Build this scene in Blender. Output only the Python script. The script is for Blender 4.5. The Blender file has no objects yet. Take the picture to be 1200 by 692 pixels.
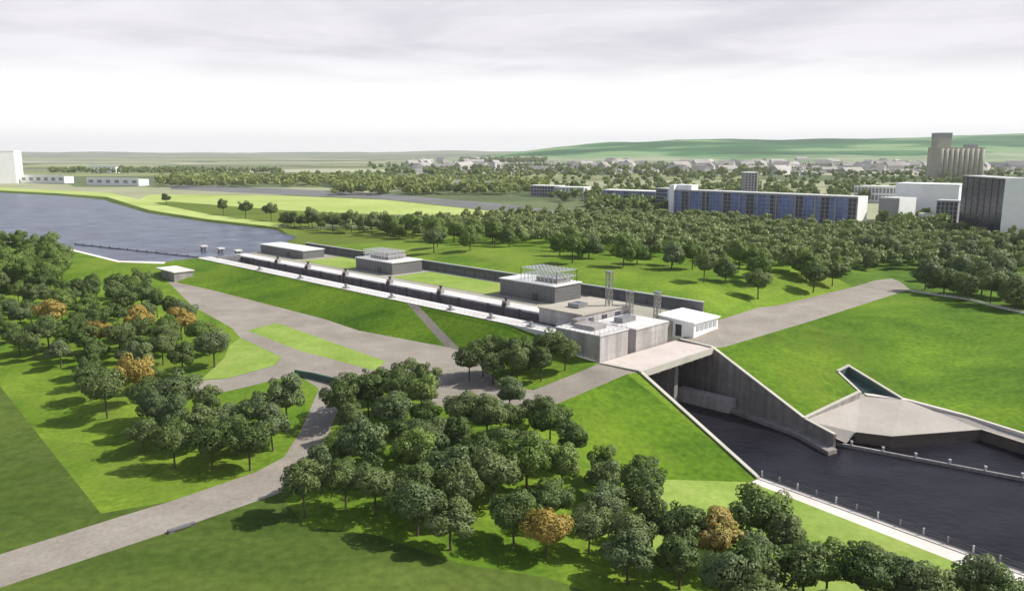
import bpy, math, random
from mathutils import Vector, Matrix
from mathutils.geometry import delaunay_2d_cdt
from mathutils.bvhtree import BVHTree

random.seed(7)
R = math.radians
scn = bpy.context.scene
COL = scn.collection

# ---------------------------------------------------------------- camera
FPX, CAMH = 930.0, 60.0
TH = math.atan(168 / FPX)
cam_d = bpy.data.cameras.new('camera')
cam = bpy.data.objects.new('camera', cam_d)
COL.objects.link(cam)
cam.location = (0, 0, CAMH)
cam.rotation_euler = (math.pi / 2 - TH, 0, 0)
cam_d.sensor_width = 36
cam_d.lens = 36 * FPX / 1200
cam_d.clip_start = 1
cam_d.clip_end = 60000
scn.camera = cam


def ray(u, v):
    x, y = (u - 600) / FPX, (346 - v) / FPX
    return Vector((x, math.cos(TH) + y * math.sin(TH), -math.sin(TH) + y * math.cos(TH)))


def P(u, v, z):
    """survey point: where the sight line (u, v) meets level z"""
    d = ray(u, v)
    k = (z - CAMH) / d.z
    return Vector((d.x * k, d.y * k, z))


# lock frame: s runs upstream along the lock, t across it away from the near coping
B0 = Vector((12.54, 206.73, 0))
AX = Vector((-.71073, .70346, 0))
NX = Vector((.70346, .71073, 0))


def S(s, t, z=0.0):
    return B0 + AX * s + NX * t + Vector((0, 0, z))


# ---------------------------------------------------------------- materials
def nt(name):
    m = bpy.data.materials.new(name)
    m.use_nodes = True
    t = m.node_tree
    return m, t, t.nodes, t.links, t.nodes['Principled BSDF']


def mat(name, col, rough=.85, var=.18, scale=.2, spec=.3, bump=0, bscale=2.0, col2=None, metallic=0, detail=6, fine=0, fscale=4.0, stretch=None, dry=None, joint=0):
    m, t, N, L, b = nt(name)
    geo = N.new('ShaderNodeNewGeometry')
    src = geo.outputs['Position']
    if stretch:
        mp = N.new('ShaderNodeMapping')
        mp.inputs['Scale'].default_value = stretch[0]
        mp.inputs['Rotation'].default_value = (0, 0, stretch[1])
        L.new(src, mp.inputs['Vector'])
        src2 = mp.outputs[0]
    else:
        src2 = src
    n = N.new('ShaderNodeTexNoise')
    n.inputs['Scale'].default_value = scale
    n.inputs['Detail'].default_value = detail
    n.inputs['Roughness'].default_value = .6
    L.new(src2, n.inputs['Vector'])
    rp = N.new('ShaderNodeValToRGB')
    c2 = col2 or tuple(min(1, c * (1 + var)) for c in col)
    c1 = col if col2 else tuple(c * (1 - var) for c in col)
    rp.color_ramp.elements[0].position = .32
    rp.color_ramp.elements[1].position = .68
    rp.color_ramp.elements[0].color = (*c1, 1)
    rp.color_ramp.elements[1].color = (*c2, 1)
    L.new(n.outputs['Fac'], rp.inputs[0])
    out = rp.outputs[0]
    if fine:
        n3 = N.new('ShaderNodeTexNoise')
        n3.inputs['Scale'].default_value = fscale
        n3.inputs['Detail'].default_value = 4
        L.new(src, n3.inputs['Vector'])
        mr = N.new('ShaderNodeMapRange')
        mr.inputs[1].default_value = .3
        mr.inputs[2].default_value = .7
        mr.inputs[3].default_value = 1 - fine
        mr.inputs[4].default_value = 1 + fine
        L.new(n3.outputs['Fac'], mr.inputs[0])
        mx = N.new('ShaderNodeVectorMath')
        mx.operation = 'SCALE'
        L.new(out, mx.inputs[0])
        L.new(mr.outputs[0], mx.inputs['Scale'])
        out = mx.outputs[0]
    if dry:
        n4 = N.new('ShaderNodeTexNoise')
        n4.inputs['Scale'].default_value = .018
        n4.inputs['Detail'].default_value = 9
        n4.inputs['Roughness'].default_value = .7
        L.new(src, n4.inputs['Vector'])
        m4 = N.new('ShaderNodeMapRange')
        m4.inputs[1].default_value = .52
        m4.inputs[2].default_value = .72
        m4.inputs[4].default_value = .75
        L.new(n4.outputs['Fac'], m4.inputs[0])
        x4 = N.new('ShaderNodeMix')
        x4.data_type = 'RGBA'
        L.new(m4.outputs[0], x4.inputs['Factor'])
        L.new(out, x4.inputs['A'])
        x4.inputs['B'].default_value = (*dry, 1)
        out = x4.outputs['Result']
    if joint:
        d1 = N.new('ShaderNodeVectorMath')
        d1.operation = 'DOT_PRODUCT'
        L.new(src, d1.inputs[0])
        d1.inputs[1].default_value = AX * .8 + NX * .6
        sz = N.new('ShaderNodeSeparateXYZ')
        L.new(src, sz.inputs[0])
        cb = N.new('ShaderNodeCombineXYZ')
        L.new(d1.outputs['Value'], cb.inputs[0])
        L.new(sz.outputs['Z'], cb.inputs[1])
        bk = N.new('ShaderNodeTexBrick')
        bk.offset = 0
        bk.inputs['Scale'].default_value = 1
        bk.inputs['Mortar Size'].default_value = .05
        bk.inputs['Brick Width'].default_value = 4.2
        bk.inputs['Row Height'].default_value = 2.4
        bk.inputs['Color1'].default_value = (1, 1, 1, 1)
        bk.inputs['Color2'].default_value = (.86, .86, .86, 1)
        bk.inputs['Mortar'].default_value = (1 - joint, 1 - joint, 1 - joint, 1)
        L.new(cb.outputs[0], bk.inputs['Vector'])
        st4 = N.new('ShaderNodeMapping')
        st4.inputs['Scale'].default_value = (.9, .9, .05)
        L.new(src, st4.inputs['Vector'])
        n5 = N.new('ShaderNodeTexNoise')
        n5.inputs['Scale'].default_value = 1.0
        n5.inputs['Detail'].default_value = 5
        L.new(st4.outputs[0], n5.inputs['Vector'])
        m5 = N.new('ShaderNodeMapRange')
        m5.inputs[1].default_value = .35
        m5.inputs[2].default_value = .7
        m5.inputs[3].default_value = 1.08
        m5.inputs[4].default_value = .72
        L.new(n5.outputs['Fac'], m5.inputs[0])
        v5 = N.new('ShaderNodeVectorMath')
        v5.operation = 'MULTIPLY'
        L.new(out, v5.inputs[0])
        L.new(bk.outputs['Color'], v5.inputs[1])
        v6 = N.new('ShaderNodeVectorMath')
        v6.operation = 'SCALE'
        L.new(v5.outputs[0], v6.inputs[0])
        L.new(m5.outputs[0], v6.inputs['Scale'])
        out = v6.outputs[0]
    L.new(out, b.inputs['Base Color'])
    b.inputs['Roughness'].default_value = rough
    b.inputs['Specular IOR Level'].default_value = spec
    b.inputs['Metallic'].default_value = metallic
    if bump:
        n2 = N.new('ShaderNodeTexNoise')
        n2.inputs['Scale'].default_value = bscale
        n2.inputs['Detail'].default_value = 5
        L.new(src, n2.inputs['Vector'])
        bp = N.new('ShaderNodeBump')
        bp.inputs['Strength'].default_value = bump
        bp.inputs['Distance'].default_value = .3
        L.new(n2.outputs['Fac'], bp.inputs['Height'])
        L.new(bp.outputs[0], b.inputs['Normal'])
    return m


def leaf_mat(name, cols, trans=.25):
    m, t, N, L, b = nt(name)
    oi = N.new('ShaderNodeObjectInfo')
    geo = N.new('ShaderNodeNewGeometry')
    rp = N.new('ShaderNodeValToRGB')
    e = rp.color_ramp.elements
    while len(e) < len(cols):
        e.new(.5)
    for i, c in enumerate(cols):
        e[i].position = i / (len(cols) - 1)
        e[i].color = (*c, 1)
    n = N.new('ShaderNodeTexNoise')
    n.inputs['Scale'].default_value = .55
    n.inputs['Detail'].default_value = 3
    L.new(geo.outputs['Position'], n.inputs['Vector'])
    ad = N.new('ShaderNodeMath')
    ad.operation = 'MULTIPLY_ADD'
    L.new(oi.outputs['Random'], ad.inputs[0])
    ad.inputs[1].default_value = .62
    sc = N.new('ShaderNodeMapRange')
    sc.inputs[1].default_value = .3
    sc.inputs[2].default_value = .7
    sc.inputs[3].default_value = 0
    sc.inputs[4].default_value = .38
    L.new(n.outputs['Fac'], sc.inputs[0])
    L.new(sc.outputs[0], ad.inputs[2])
    L.new(ad.outputs[0], rp.inputs[0])
    L.new(rp.outputs[0], b.inputs['Base Color'])
    b.inputs['Roughness'].default_value = .55
    b.inputs['Specular IOR Level'].default_value = .35
    tr = N.new('ShaderNodeBsdfTranslucent')
    L.new(rp.outputs[0], tr.inputs['Color'])
    mx = N.new('ShaderNodeMixShader')
    mx.inputs[0].default_value = trans
    L.new(b.outputs[0], mx.inputs[1])
    L.new(tr.outputs[0], mx.inputs[2])
    L.new(mx.outputs[0], N['Material Output'].inputs['Surface'])
    return m


def water_mat(name, c1, c2, rough, wave, strength, spec=.35):
    m, t, N, L, b = nt(name)
    geo = N.new('ShaderNodeNewGeometry')
    mp = N.new('ShaderNodeMapping')
    mp.inputs['Scale'].default_value = (1, 1.6, 1)
    mp.inputs['Rotation'].default_value = (0, 0, R(35))
    L.new(geo.outputs['Position'], mp.inputs['Vector'])
    n = N.new('ShaderNodeTexNoise')
    n.inputs['Scale'].default_value = .06
    n.inputs['Detail'].default_value = 7
    n.inputs['Roughness'].default_value = .65
    L.new(mp.outputs[0], n.inputs['Vector'])
    rp = N.new('ShaderNodeValToRGB')
    rp.color_ramp.elements[0].position = .35
    rp.color_ramp.elements[1].position = .65
    rp.color_ramp.elements[0].color = (*c1, 1)
    rp.color_ramp.elements[1].color = (*c2, 1)
    L.new(n.outputs['Fac'], rp.inputs[0])
    L.new(rp.outputs[0], b.inputs['Base Color'])
    n2 = N.new('ShaderNodeTexNoise')
    n2.inputs['Scale'].default_value = wave
    n2.inputs['Detail'].default_value = 5
    L.new(mp.outputs[0], n2.inputs['Vector'])
    bp = N.new('ShaderNodeBump')
    bp.inputs['Strength'].default_value = strength
    bp.inputs['Distance'].default_value = .5
    L.new(n2.outputs['Fac'], bp.inputs['Height'])
    L.new(bp.outputs[0], b.inputs['Normal'])
    b.inputs['Roughness'].default_value = rough
    b.inputs['Specular IOR Level'].default_value = spec
    return m


M = {}
GST = ((.35, 1.0, 1), R(-45))
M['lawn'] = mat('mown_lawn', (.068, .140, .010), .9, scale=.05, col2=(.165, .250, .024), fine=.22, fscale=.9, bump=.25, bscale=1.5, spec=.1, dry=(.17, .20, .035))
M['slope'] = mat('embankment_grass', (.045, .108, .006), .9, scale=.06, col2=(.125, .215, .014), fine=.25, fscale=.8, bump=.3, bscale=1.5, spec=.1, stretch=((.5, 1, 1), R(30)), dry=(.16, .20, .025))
M['pale_grass'] = mat('dry_pale_grass', (.17, .26, .04), .9, scale=.08, col2=(.27, .36, .085), fine=.12, fscale=.9, bump=.2, spec=.1, dry=(.34, .35, .12))
M['meadow'] = mat('long_meadow_grass', (.045, .080, .012), .95, scale=.03, col2=(.105, .145, .028), fine=.2, fscale=.6, bump=.35, bscale=1.2, spec=.08, stretch=((.35, 1.3, 1), R(8)), dry=(.10, .115, .035))
M['woodfloor'] = mat('woodland_floor', (.05, .10, .012), .95, scale=.08, col2=(.11, .19, .025), fine=.25, fscale=.7, bump=.3, spec=.08)
M['dike'] = mat('dike_grass', (.09, .13, .02), .95, scale=.02, col2=(.14, .19, .03), fine=.1, fscale=.3, spec=.08)
M['limefield'] = mat('lime_field', (.30, .38, .10), .95, scale=.01, col2=(.40, .47, .16), fine=.1, fscale=.1, spec=.08)
M['gravel'] = mat('compacted_gravel', (.215, .191, .16), .9, scale=.09, col2=(.305, .275, .235), fine=.13, fscale=1.6, bump=.15, bscale=3, spec=.15)
M['road'] = mat('pale_road_surface', (.24, .213, .18), .9, scale=.12, col2=(.31, .28, .24), fine=.12, fscale=1.3, bump=.1, bscale=3, spec=.15)
M['apron'] = mat('concrete_apron', (.33, .30, .265), .85, scale=.05, col2=(.42, .385, .345), fine=.07, fscale=1.2, spec=.2)
M['quay'] = mat('pale_quay_concrete', (.58, .53, .48), .85, scale=.08, col2=(.70, .65, .60), fine=.06, fscale=1, spec=.2)
M['coping'] = mat('white_coping_concrete', (.52, .505, .49), .8, scale=.15, col2=(.64, .625, .61), fine=.06, fscale=1.2, spec=.25)
M['cap'] = mat('pale_wall_cap', (.42, .40, .34), .8, scale=.2, col2=(.52, .50, .43), spec=.25)
M['concrete'] = mat('grey_concrete', (.27, .25, .24), .85, scale=.12, col2=(.36, .34, .33), fine=.10, fscale=.9, bump=.1, spec=.25, joint=.3)
M['pinkconc'] = mat('warm_grey_concrete', (.40, .37, .36), .85, scale=.12, col2=(.49, .46, .45), fine=.08, fscale=.9, spec=.25, joint=.14)
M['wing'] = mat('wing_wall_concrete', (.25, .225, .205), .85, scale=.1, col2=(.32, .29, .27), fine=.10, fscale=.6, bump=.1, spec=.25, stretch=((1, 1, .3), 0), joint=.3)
M['deck'] = mat('bridge_deck_surface', (.48, .42, .38), .85, scale=.1, col2=(.57, .51, .47), fine=.06, fscale=1.2, spec=.2)
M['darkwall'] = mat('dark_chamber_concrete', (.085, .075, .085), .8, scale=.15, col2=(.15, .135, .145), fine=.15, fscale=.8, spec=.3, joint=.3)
M['clad'] = mat('grey_panel_cladding', (.12, .12, .12), .6, scale=.1, col2=(.16, .16, .16), fine=.05, fscale=1, spec=.4)
M['cladpale'] = mat('pale_roof_sheet', (.62, .62, .60), .6, scale=.2, col2=(.74, .74, .72), fine=.05, fscale=1, spec=.4)
M['steel'] = mat('weathered_steel', (.22, .22, .23), .5, scale=.6, col2=(.32, .32, .33), metallic=.5, spec=.5)
M['palesteel'] = mat('galvanised_steel', (.50, .51, .52), .5, scale=.6, col2=(.62, .63, .64), metallic=.3, spec=.5)
M['mast'] = mat('grey_mast_steel', (.26, .25, .23), .5, scale=.6, col2=(.36, .35, .32), metallic=.2, spec=.5)
M['darksteel'] = mat('dark_painted_steel', (.035, .035, .04), .5, scale=.8, col2=(.06, .06, .065), spec=.5)
M['towerwall'] = mat('dark_purple_render', (.05, .05, .085), .7, scale=.05, col2=(.08, .08, .12), spec=.3)
M['whitewall'] = mat('white_render', (.84, .84, .83), .8, scale=.05, col2=(.90, .90, .89), fine=.04, fscale=.3, spec=.3)
M['greywall'] = mat('grey_render', (.26, .26, .28), .8, scale=.05, col2=(.33, .33, .35), fine=.06, fscale=.4, spec=.3)
M['beige'] = mat('beige_render', (.38, .36, .28), .85, scale=.03, col2=(.46, .44, .35), fine=.12, fscale=.15, spec=.2)
M['bluepane'] = mat('blue_glazing', (.06, .11, .31), .25, scale=.12, col2=(.12, .18, .44), fine=.35, fscale=.35, spec=.5)
M['skypane'] = mat('pale_blue_glazing', (.10, .15, .34), .25, scale=.12, col2=(.17, .23, .45), fine=.3, fscale=.35, spec=.5)
M['darkpane'] = mat('dark_glazing', (.022, .022, .042), .25, scale=.15, col2=(.05, .05, .085), fine=.3, fscale=.4, spec=.5)
M['roofgrey'] = mat('flat_roof_felt', (.45, .45, .44), .9, scale=.1, col2=(.55, .55, .54), spec=.2)
M['towngrey'] = mat('town_walls', (.42, .39, .36), .9, scale=.01, col2=(.66, .63, .60), spec=.2)
M['townroof'] = mat('town_roofs', (.25, .23, .21), .9, scale=.01, col2=(.46, .45, .43), spec=.2)
M['teal'] = mat('green_grey_retaining_concrete', (.055, .10, .09), .85, scale=.3, col2=(.09, .14, .125), fine=.1, spec=.25)
M['hill'] = None
M['bark'] = mat('tree_bark', (.075, .058, .04), .95, scale=1.5, col2=(.12, .095, .07), spec=.1)
M['leaf_dark'] = leaf_mat('dark_green_leaves', [(.065, .110, .024), (.105, .160, .036), (.15, .205, .060), (.20, .245, .095)], .3)
M['leaf_grey'] = leaf_mat('grey_green_leaves', [(.095, .145, .048), (.14, .195, .072), (.205, .255, .12)], .3)
M['leaf_fresh'] = leaf_mat('fresh_green_leaves', [(.10, .175, .026), (.155, .235, .042), (.23, .30, .08)], .3)
M['leaf_orange'] = leaf_mat('autumn_ochre_leaves', [(.33, .235, .045), (.41, .31, .070), (.35, .30, .09)])
M['leaf_far'] = leaf_mat('far_woodland_leaves', [(.10, .15, .038), (.18, .245, .065), (.31, .36, .145)])
M['leaf_belt'] = leaf_mat('yellow_green_leaves', [(.21, .27, .07), (.29, .35, .10), (.36, .41, .15)])
M['res_water'] = water_mat('reservoir_water_surface', (.032, .040, .074), (.105, .125, .18), .3, .17, 1.0, .22)  # light and dark of the ripples put into the two base colours
M['canal_water'] = water_mat('canal_water_surface', (.007, .0065, .009), (.017, .016, .022), .3, .45, .6, .10)


# far plain: field patchwork by voronoi cells
def plain_mat():
    m, t, N, L, b = nt('far_fields')
    geo = N.new('ShaderNodeNewGeometry')
    mp = N.new('ShaderNodeMapping')
    mp.inputs['Scale'].default_value = (.0011, .0021, 0)
    mp.inputs['Rotation'].default_value = (0, 0, R(-12))
    L.new(geo.outputs['Position'], mp.inputs['Vector'])
    vo = N.new('ShaderNodeTexVoronoi')
    vo.inputs['Scale'].default_value = 1.6
    vo.inputs['Randomness'].default_value = .85
    L.new(mp.outputs[0], vo.inputs['Vector'])
    sp = N.new('ShaderNodeSeparateColor')
    L.new(vo.outputs['Color'], sp.inputs[0])
    rp = N.new('ShaderNodeValToRGB')
    rp.color_ramp.interpolation = 'CONSTANT'
    cols = [(.17, .19, .10), (.30, .31, .19), (.12, .15, .07), (.23, .26, .12), (.36, .36, .26), (.10, .13, .06), (.22, .23, .15)]
    e = rp.color_ramp.elements
    while len(e) < len(cols):
        e.new(.5)
    for i, c in enumerate(cols):
        e[i].position = i / len(cols)
        e[i].color = (*c, 1)
    L.new(sp.outputs[0], rp.inputs[0])
    n = N.new('ShaderNodeTexNoise')
    n.inputs['Scale'].default_value = .01
    n.inputs['Detail'].default_value = 6
    L.new(geo.outputs['Position'], n.inputs['Vector'])
    mr = N.new('ShaderNodeMapRange')
    mr.inputs[3].default_value = .7
    mr.inputs[4].default_value = 1.3
    L.new(n.outputs['Fac'], mr.inputs[0])
    mx = N.new('ShaderNodeVectorMath')
    mx.operation = 'SCALE'
    L.new(rp.outputs[0], mx.inputs[0])
    L.new(mr.outputs[0], mx.inputs['Scale'])
    L.new(mx.outputs[0], b.inputs['Base Color'])
    b.inputs['Roughness'].default_value = .95
    b.inputs['Specular IOR Level'].default_value = .1
    return m


M['plain'] = plain_mat()


def hill_mat():
    m, t, N, L, b = nt('wooded_hills')
    geo = N.new('ShaderNodeNewGeometry')
    mp = N.new('ShaderNodeMapping')
    mp.inputs['Scale'].default_value = (.0007, .0022, .004)
    L.new(geo.outputs['Position'], mp.inputs['Vector'])
    n = N.new('ShaderNodeTexNoise')
    n.inputs['Scale'].default_value = 1.3
    n.inputs['Detail'].default_value = 8
    L.new(mp.outputs[0], n.inputs['Vector'])
    rp = N.new('ShaderNodeValToRGB')
    e = rp.color_ramp.elements
    e[0].position, e[0].color = .42, (.008, .07, .014, 1)
    e[1].position, e[1].color = .53, (.025, .14, .03, 1)
    x = e.new(.60)
    x.color = (.20, .31, .13, 1)
    x = e.new(.68)
    x.color = (.10, .24, .07, 1)
    L.new(n.outputs['Fac'], rp.inputs[0])
    L.new(rp.outputs[0], b.inputs['Base Color'])
    b.inputs['Roughness'].default_value = .95
    b.inputs['Specular IOR Level'].default_value = .1
    return m


M['hill'] = hill_mat()


# ---------------------------------------------------------------- mesh helpers
class MB:
    def __init__(self):
        self.v, self.f, self.mi = [], [], []
        self.cur = 0

    def add(self, vs, fs):
        o = len(self.v)
        self.v += [tuple(x) for x in vs]
        for f in fs:
            self.f.append(tuple(i + o for i in f))
            self.mi.append(self.cur)

    def hexa(self, p):
        """p: 4 bottom then 4 top corners"""
        self.add(p, [(0, 3, 2, 1), (4, 5, 6, 7), (0, 1, 5, 4), (1, 2, 6, 5), (2, 3, 7, 6), (3, 0, 4, 7)])

    def box(self, x0, x1, y0, y1, z0, z1, fr=None):
        fr = fr or (lambda a, b, c: Vector((a, b, c)))
        self.hexa([fr(x0, y0, z0), fr(x1, y0, z0), fr(x1, y1, z0), fr(x0, y1, z0), fr(x0, y0, z1), fr(x1, y0, z1), fr(x1, y1, z1), fr(x0, y1, z1)])

    def bar(self, a, b, w, h=None):
        a, b = Vector(a), Vector(b)
        h = h or w
        d = (b - a).normalized()
        up = Vector((0, 0, 1)) if abs(d.z) < .95 else Vector((1, 0, 0))
        x = d.cross(up).normalized() * w / 2
        y = x.cross(d).normalized() * h / 2
        self.hexa([a - x - y, a + x - y, a + x + y, a - x + y, b - x - y, b + x - y, b + x + y, b - x + y])

    def tube(self, pts, rad, n=7, cap=True):
        rings = []
        for i, p in enumerate(pts):
            p = Vector(p)
            d = (Vector(pts[min(i + 1, len(pts) - 1)]) - Vector(pts[max(i - 1, 0)])).normalized()
            u = Vector((0, 0, 1)) if abs(d.z) < .9 else Vector((1, 0, 0))
            x = d.cross(u).normalized()
            y = x.cross(d)
            rings.append([p + (x * math.cos(k * 2 * math.pi / n) + y * math.sin(k * 2 * math.pi / n)) * rad[i] for k in range(n)])
        vs = [v for r in rings for v in r]
        fs = []
        for i in range(len(pts) - 1):
            for k in range(n):
                fs.append((i * n + k, i * n + (k + 1) % n, (i + 1) * n + (k + 1) % n, (i + 1) * n + k))
        if cap:
            fs.append(tuple((len(pts) - 1) * n + k for k in range(n)))
            fs.append(tuple(reversed(range(n))))
        self.add(vs, fs)

    def prism(self, bottom, top):
        n = len(bottom)
        self.add(list(bottom) + list(top), [tuple(reversed(range(n))), tuple(range(n, 2 * n))] + [(i, (i + 1) % n, n + (i + 1) % n, n + i) for i in range(n)])

    def build(self, name, mats, parent=None, smooth=False, recalc=True):
        me = bpy.data.meshes.new(name)
        me.from_pydata(self.v, [], self.f)
        if not isinstance(mats, (list, tuple)):
            mats = [mats]
        for m in mats:
            me.materials.append(m)
        if len(mats) > 1:
            me.polygons.foreach_set('material_index', self.mi)
        if smooth:
            me.polygons.foreach_set('use_smooth', [True] * len(me.polygons))
        if recalc:
            import bmesh
            bm = bmesh.new()
            bm.from_mesh(me)
            bmesh.ops.recalc_face_normals(bm, faces=bm.faces)
            bm.to_mesh(me)
            bm.free()
        me.update()
        o = bpy.data.objects.new(name, me)
        COL.objects.link(o)
        if parent:
            q, off = parent, Vector((0, 0, 0))
            while q:
                off += q.location
                q = q.parent
            for v in me.vertices:
                v.co -= off
            o.parent = parent
        return o


def tag(o, label=None, cat=None, group=None, kind=None):
    if label:
        o['label'] = label
    if cat:
        o['category'] = cat
    if group:
        o['group'] = group
    if kind:
        o['kind'] = kind
    return o


def thing(name, loc, label, cat, group=None):
    o = bpy.data.objects.new(name, None)
    COL.objects.link(o)
    o.location = loc
    o.empty_display_size = .5
    return tag(o, label, cat, group)


def struct(o, label, cat):
    return tag(o, label, cat, None, 'structure')


def inpoly(x, y, poly):
    c = False
    n = len(poly)
    for i in range(n):
        x1, y1 = poly[i][0], poly[i][1]
        x2, y2 = poly[(i + 1) % n][0], poly[(i + 1) % n][1]
        if (y1 > y) != (y2 > y) and x < (x2 - x1) * (y - y1) / (y2 - y1) + x1:
            c = not c
    return c


# ---------------------------------------------------------------- terrain
BZ = 8.0          # bridge road level
QZ = -5.0         # downstream quay level
CW = -6.6         # downstream water level
RW = 10.6         # reservoir water level

pts, edges = [], []


def line(ps, close=False):
    i0 = len(pts)
    for p in ps:
        pts.append(Vector(p))
    n = len(ps)
    for i in range(n - 1):
        edges.append((i0 + i, i0 + i + 1))
    if close:
        edges.append((i0 + n - 1, i0))
    return [Vector(p) for p in ps]


def px(lst):
    return [P(*q) for q in lst]


# holes ---------------------------------------------------------
lock_hole = line([S(222, 0, 11.9), S(165, 0, 11.9), S(78, 0, 11.9), S(66, 0, 11.9), S(60, 0, 11.9), S(20, 0, 11.9), S(-4, -.1, 9.6), S(-4, -3.2, 8.6), S(-16.5, -3.4, BZ), S(-16.5, 33, BZ), S(-14, 52.6, 9.2), S(-4, 52.6, 11.5),
                  S(40, 52.6, 14.6), S(126, 52.6, 14.6), S(205, 52.6, 12.4), S(224, 52.6, 12.0), S(224, 30, RW - .4), S(224, 17, RW - .4), S(224, 3, RW - .4)], True)
WL0, WL1 = S(-28.6, -2.6, BZ), P(890, 560, QZ)      # near wing wall top line
WR0, WR1, WR2 = S(-28.4, 30.0, BZ), P(943, 492, -3), P(977, 510, -3)
qe = (P(1180, 665, QZ) - WL1).normalized()
qo = Vector((-qe.y, qe.x, 0))
if qo.x > 0:
    qo = -qo
Q1 = WL1 + qe * 60
Q2 = WL1 + qe * 420
canal_hole = line([S(-16.5, -3.4, BZ), WL0, WL1, Q1, Q2, P(1700, 735, -4) + Vector((160, -40, 0)), P(1400, 605, -4), P(1200, 519, -4), P(1150, 503, -4), P(1045, 511, -4), P(1003, 506, -4.2), P(992, 519, -6.3),
                   WR2 + Vector((.6, -.4, -.6)), WR1, WR0, S(-16.5, 33, BZ)], True)
T1, T2, T3, T4 = P(980, 435, 1.6), P(994, 428, 2.4), P(1058, 467, -2.6), P(1008, 461, -2.8)
trench = line([T1, T2, T3, T4], True)
res_hole = line([S(224, 3, RW - .4), S(224, 30, RW - .4), P(345, 279, RW - .4), P(320, 269.5, RW - .4), P(240, 260.5, RW - .4), P(170, 250, RW - .4), P(120, 235, RW - .4), P(60, 229.5, RW - .4), P(0, 226.5, RW - .4), P(-500, 212, RW - .4),
                 P(-600, 262, RW - .4), P(0, 279, RW - .4), P(80, 290, RW - .4), P(140, 304.5, RW - .4), P(195, 306, RW - .4)], True)
# roads and yard ------------------------------------------------
road_main = line(px([(-400, 775, 0), (0, 649, 0), (200, 587, .4), (299, 553, 1), (333, 535, 1.4), (352, 505, 2.4), (364, 478, 3.8), (374, 455, 4.9), (410, 456, 4.9), (394, 485, 3.6), (384, 512, 2.2), (368, 548, 1.3), (328, 577, .8), (200, 622, .3), (0, 688, 0), (-400, 830, 0)]), True)
yard = line(px([(195, 328, 8), (250, 340, 6.4), (380, 373.5, 5.1), (420, 387, 5), (522, 406, 5), (541, 411, 5), (560, 418, 5), (585, 450, 5.2), (625, 457, 6), (690, 431, 7.8)]) + [S(-16.5, -3.4, BZ), WL0] + px([(735, 438, 7.9), (650, 474, 6.1), (570, 486, 5.1), (500, 472, 4.9),
             (440, 447, 4.9), (410, 456, 4.9), (374, 455, 4.9), (348, 438, 5.1), (293, 452, 5), (240, 464, 4.6), (222, 458, 4.8), (229, 446, 5), (267, 443, 5), (322, 428, 5.2), (330, 418, 5.3), (281, 395, 5.6), (272, 384, 5.8), (225, 358, 6.6)]), True)
pale_yard = line(px([(281, 395.6, 5.6), (329.5, 418, 5.3), (321.5, 427.6, 5.2), (266.5, 442.6, 5), (236, 444, 5), (262, 420, 5.2), (270, 404, 5.5)]), True)
island = line(px([(290, 387, 5.75), (325, 378, 5.5), (452, 423, 5.15), (440, 434, 5.1), (353, 411, 5.4), (342, 407, 5.45)]), True)
road_east = line([S(-16.5, 33, BZ), WR0] + px([(850, 406, 8.1), (950, 376, 8.6), (1066, 339, 9), (1045, 326, 9.2), (1000, 336, 9.2), (890, 363, 8.9)]) + [S(-14, 52.6, 9.2)], True)
# feature lines ---------------------------------------------------
toe_mound = line([WL1 + qo * .2] + px([(765, 561, -3.6), (700, 541, -.5), (655, 512, 2.5), (640, 490, 4.6)]))
line(px([(850, 406, 8.1), (950, 376, 8.6), (1066, 339, 9)]))
crest_e = line(px([(1066, 341.5, 9.2), (1130, 351, 9.6), (1200, 368, 9.4), (1400, 425, 8), (1750, 540, 6)]))
line(px([(1010, 462, -3), (1060, 468, -3), (1200, 508, -3), (1400, 580, -3.2), (1700, 690, -3.5)]))
line([WR1] + px([(1008, 463, -3)]))
ramp_top = [S(66, -.6, 11.9), S(60, -.6, 11.9)]
line([S(66, 0, 11.9), P(522, 406, 5)])
line([S(60, 0, 11.9), P(541, 411, 5)])
line([S(78, 0, 11.9), P(420, 387, 5)])
# reservoir banks
line(px([(-600, 260, 11.6), (0, 283, 11.6), (78, 292, 11.6), (138, 307, 11.6), (192, 309, 11.9)]) + [S(222, 0, 11.9)])
line(px([(-600, 300, 8.5), (0, 322, 8.5), (100, 326, 8.4), (188, 325, 8.2)]) + px([(195, 328, 8)]))
line([S(224, 52.6, 12)] + px([(350, 278, 12), (325, 266, 12), (242, 256.5, 12), (175, 246, 12), (125, 230.5, 12), (60, 226, 12), (0, 223, 12), (-500, 208, 12)]))
line(px([(352, 268, 10.3), (330, 262, 10.3), (250, 252, 10.3), (190, 240, 10.3), (128, 226, 10.3), (60, 222.5, 10.3), (0, 219.5, 10.3), (-500, 205, 10.3)]))
# dike top lawn behind the lock
line([S(225, 62, 12.2), S(200, 85, 13.6), S(126, 82, 17), S(60, 82, 17), S(10, 82, 14.5), S(-14, 82, 11), S(-20, 100, 9.6)])
line([S(200, 150, 13), S(100, 160, 15), S(0, 160, 13), S(-30, 170, 10)])
line([S(240, 260, 10.3), S(60, 300, 10.3), S(-100, 320, 10)])
for q in [(0, 692, 0), (0, 760, 0), (300, 760, -.5), (600, 770, -2.5), (520, 560, 1.5), (450, 520, 2.6), (560, 520, 3), (885, 640, -4.9), (1250, 740, -5), (300, 520, 2), (330, 500, 2.6), (220, 560, 1), (150, 540, 1.2), (80, 480, 2), (0, 420, 4), (120, 440, 4.2), (100, 380, 6), (0, 350, 7.5), (200, 400, 5.6), (-300, 400, 4), (-300, 520, 2), (-300, 650, 0), (200, 500, 3), (280, 475, 4.3)]:
    pts.append(P(*q))
WLo = WL1 + qo * 3.0
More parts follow.
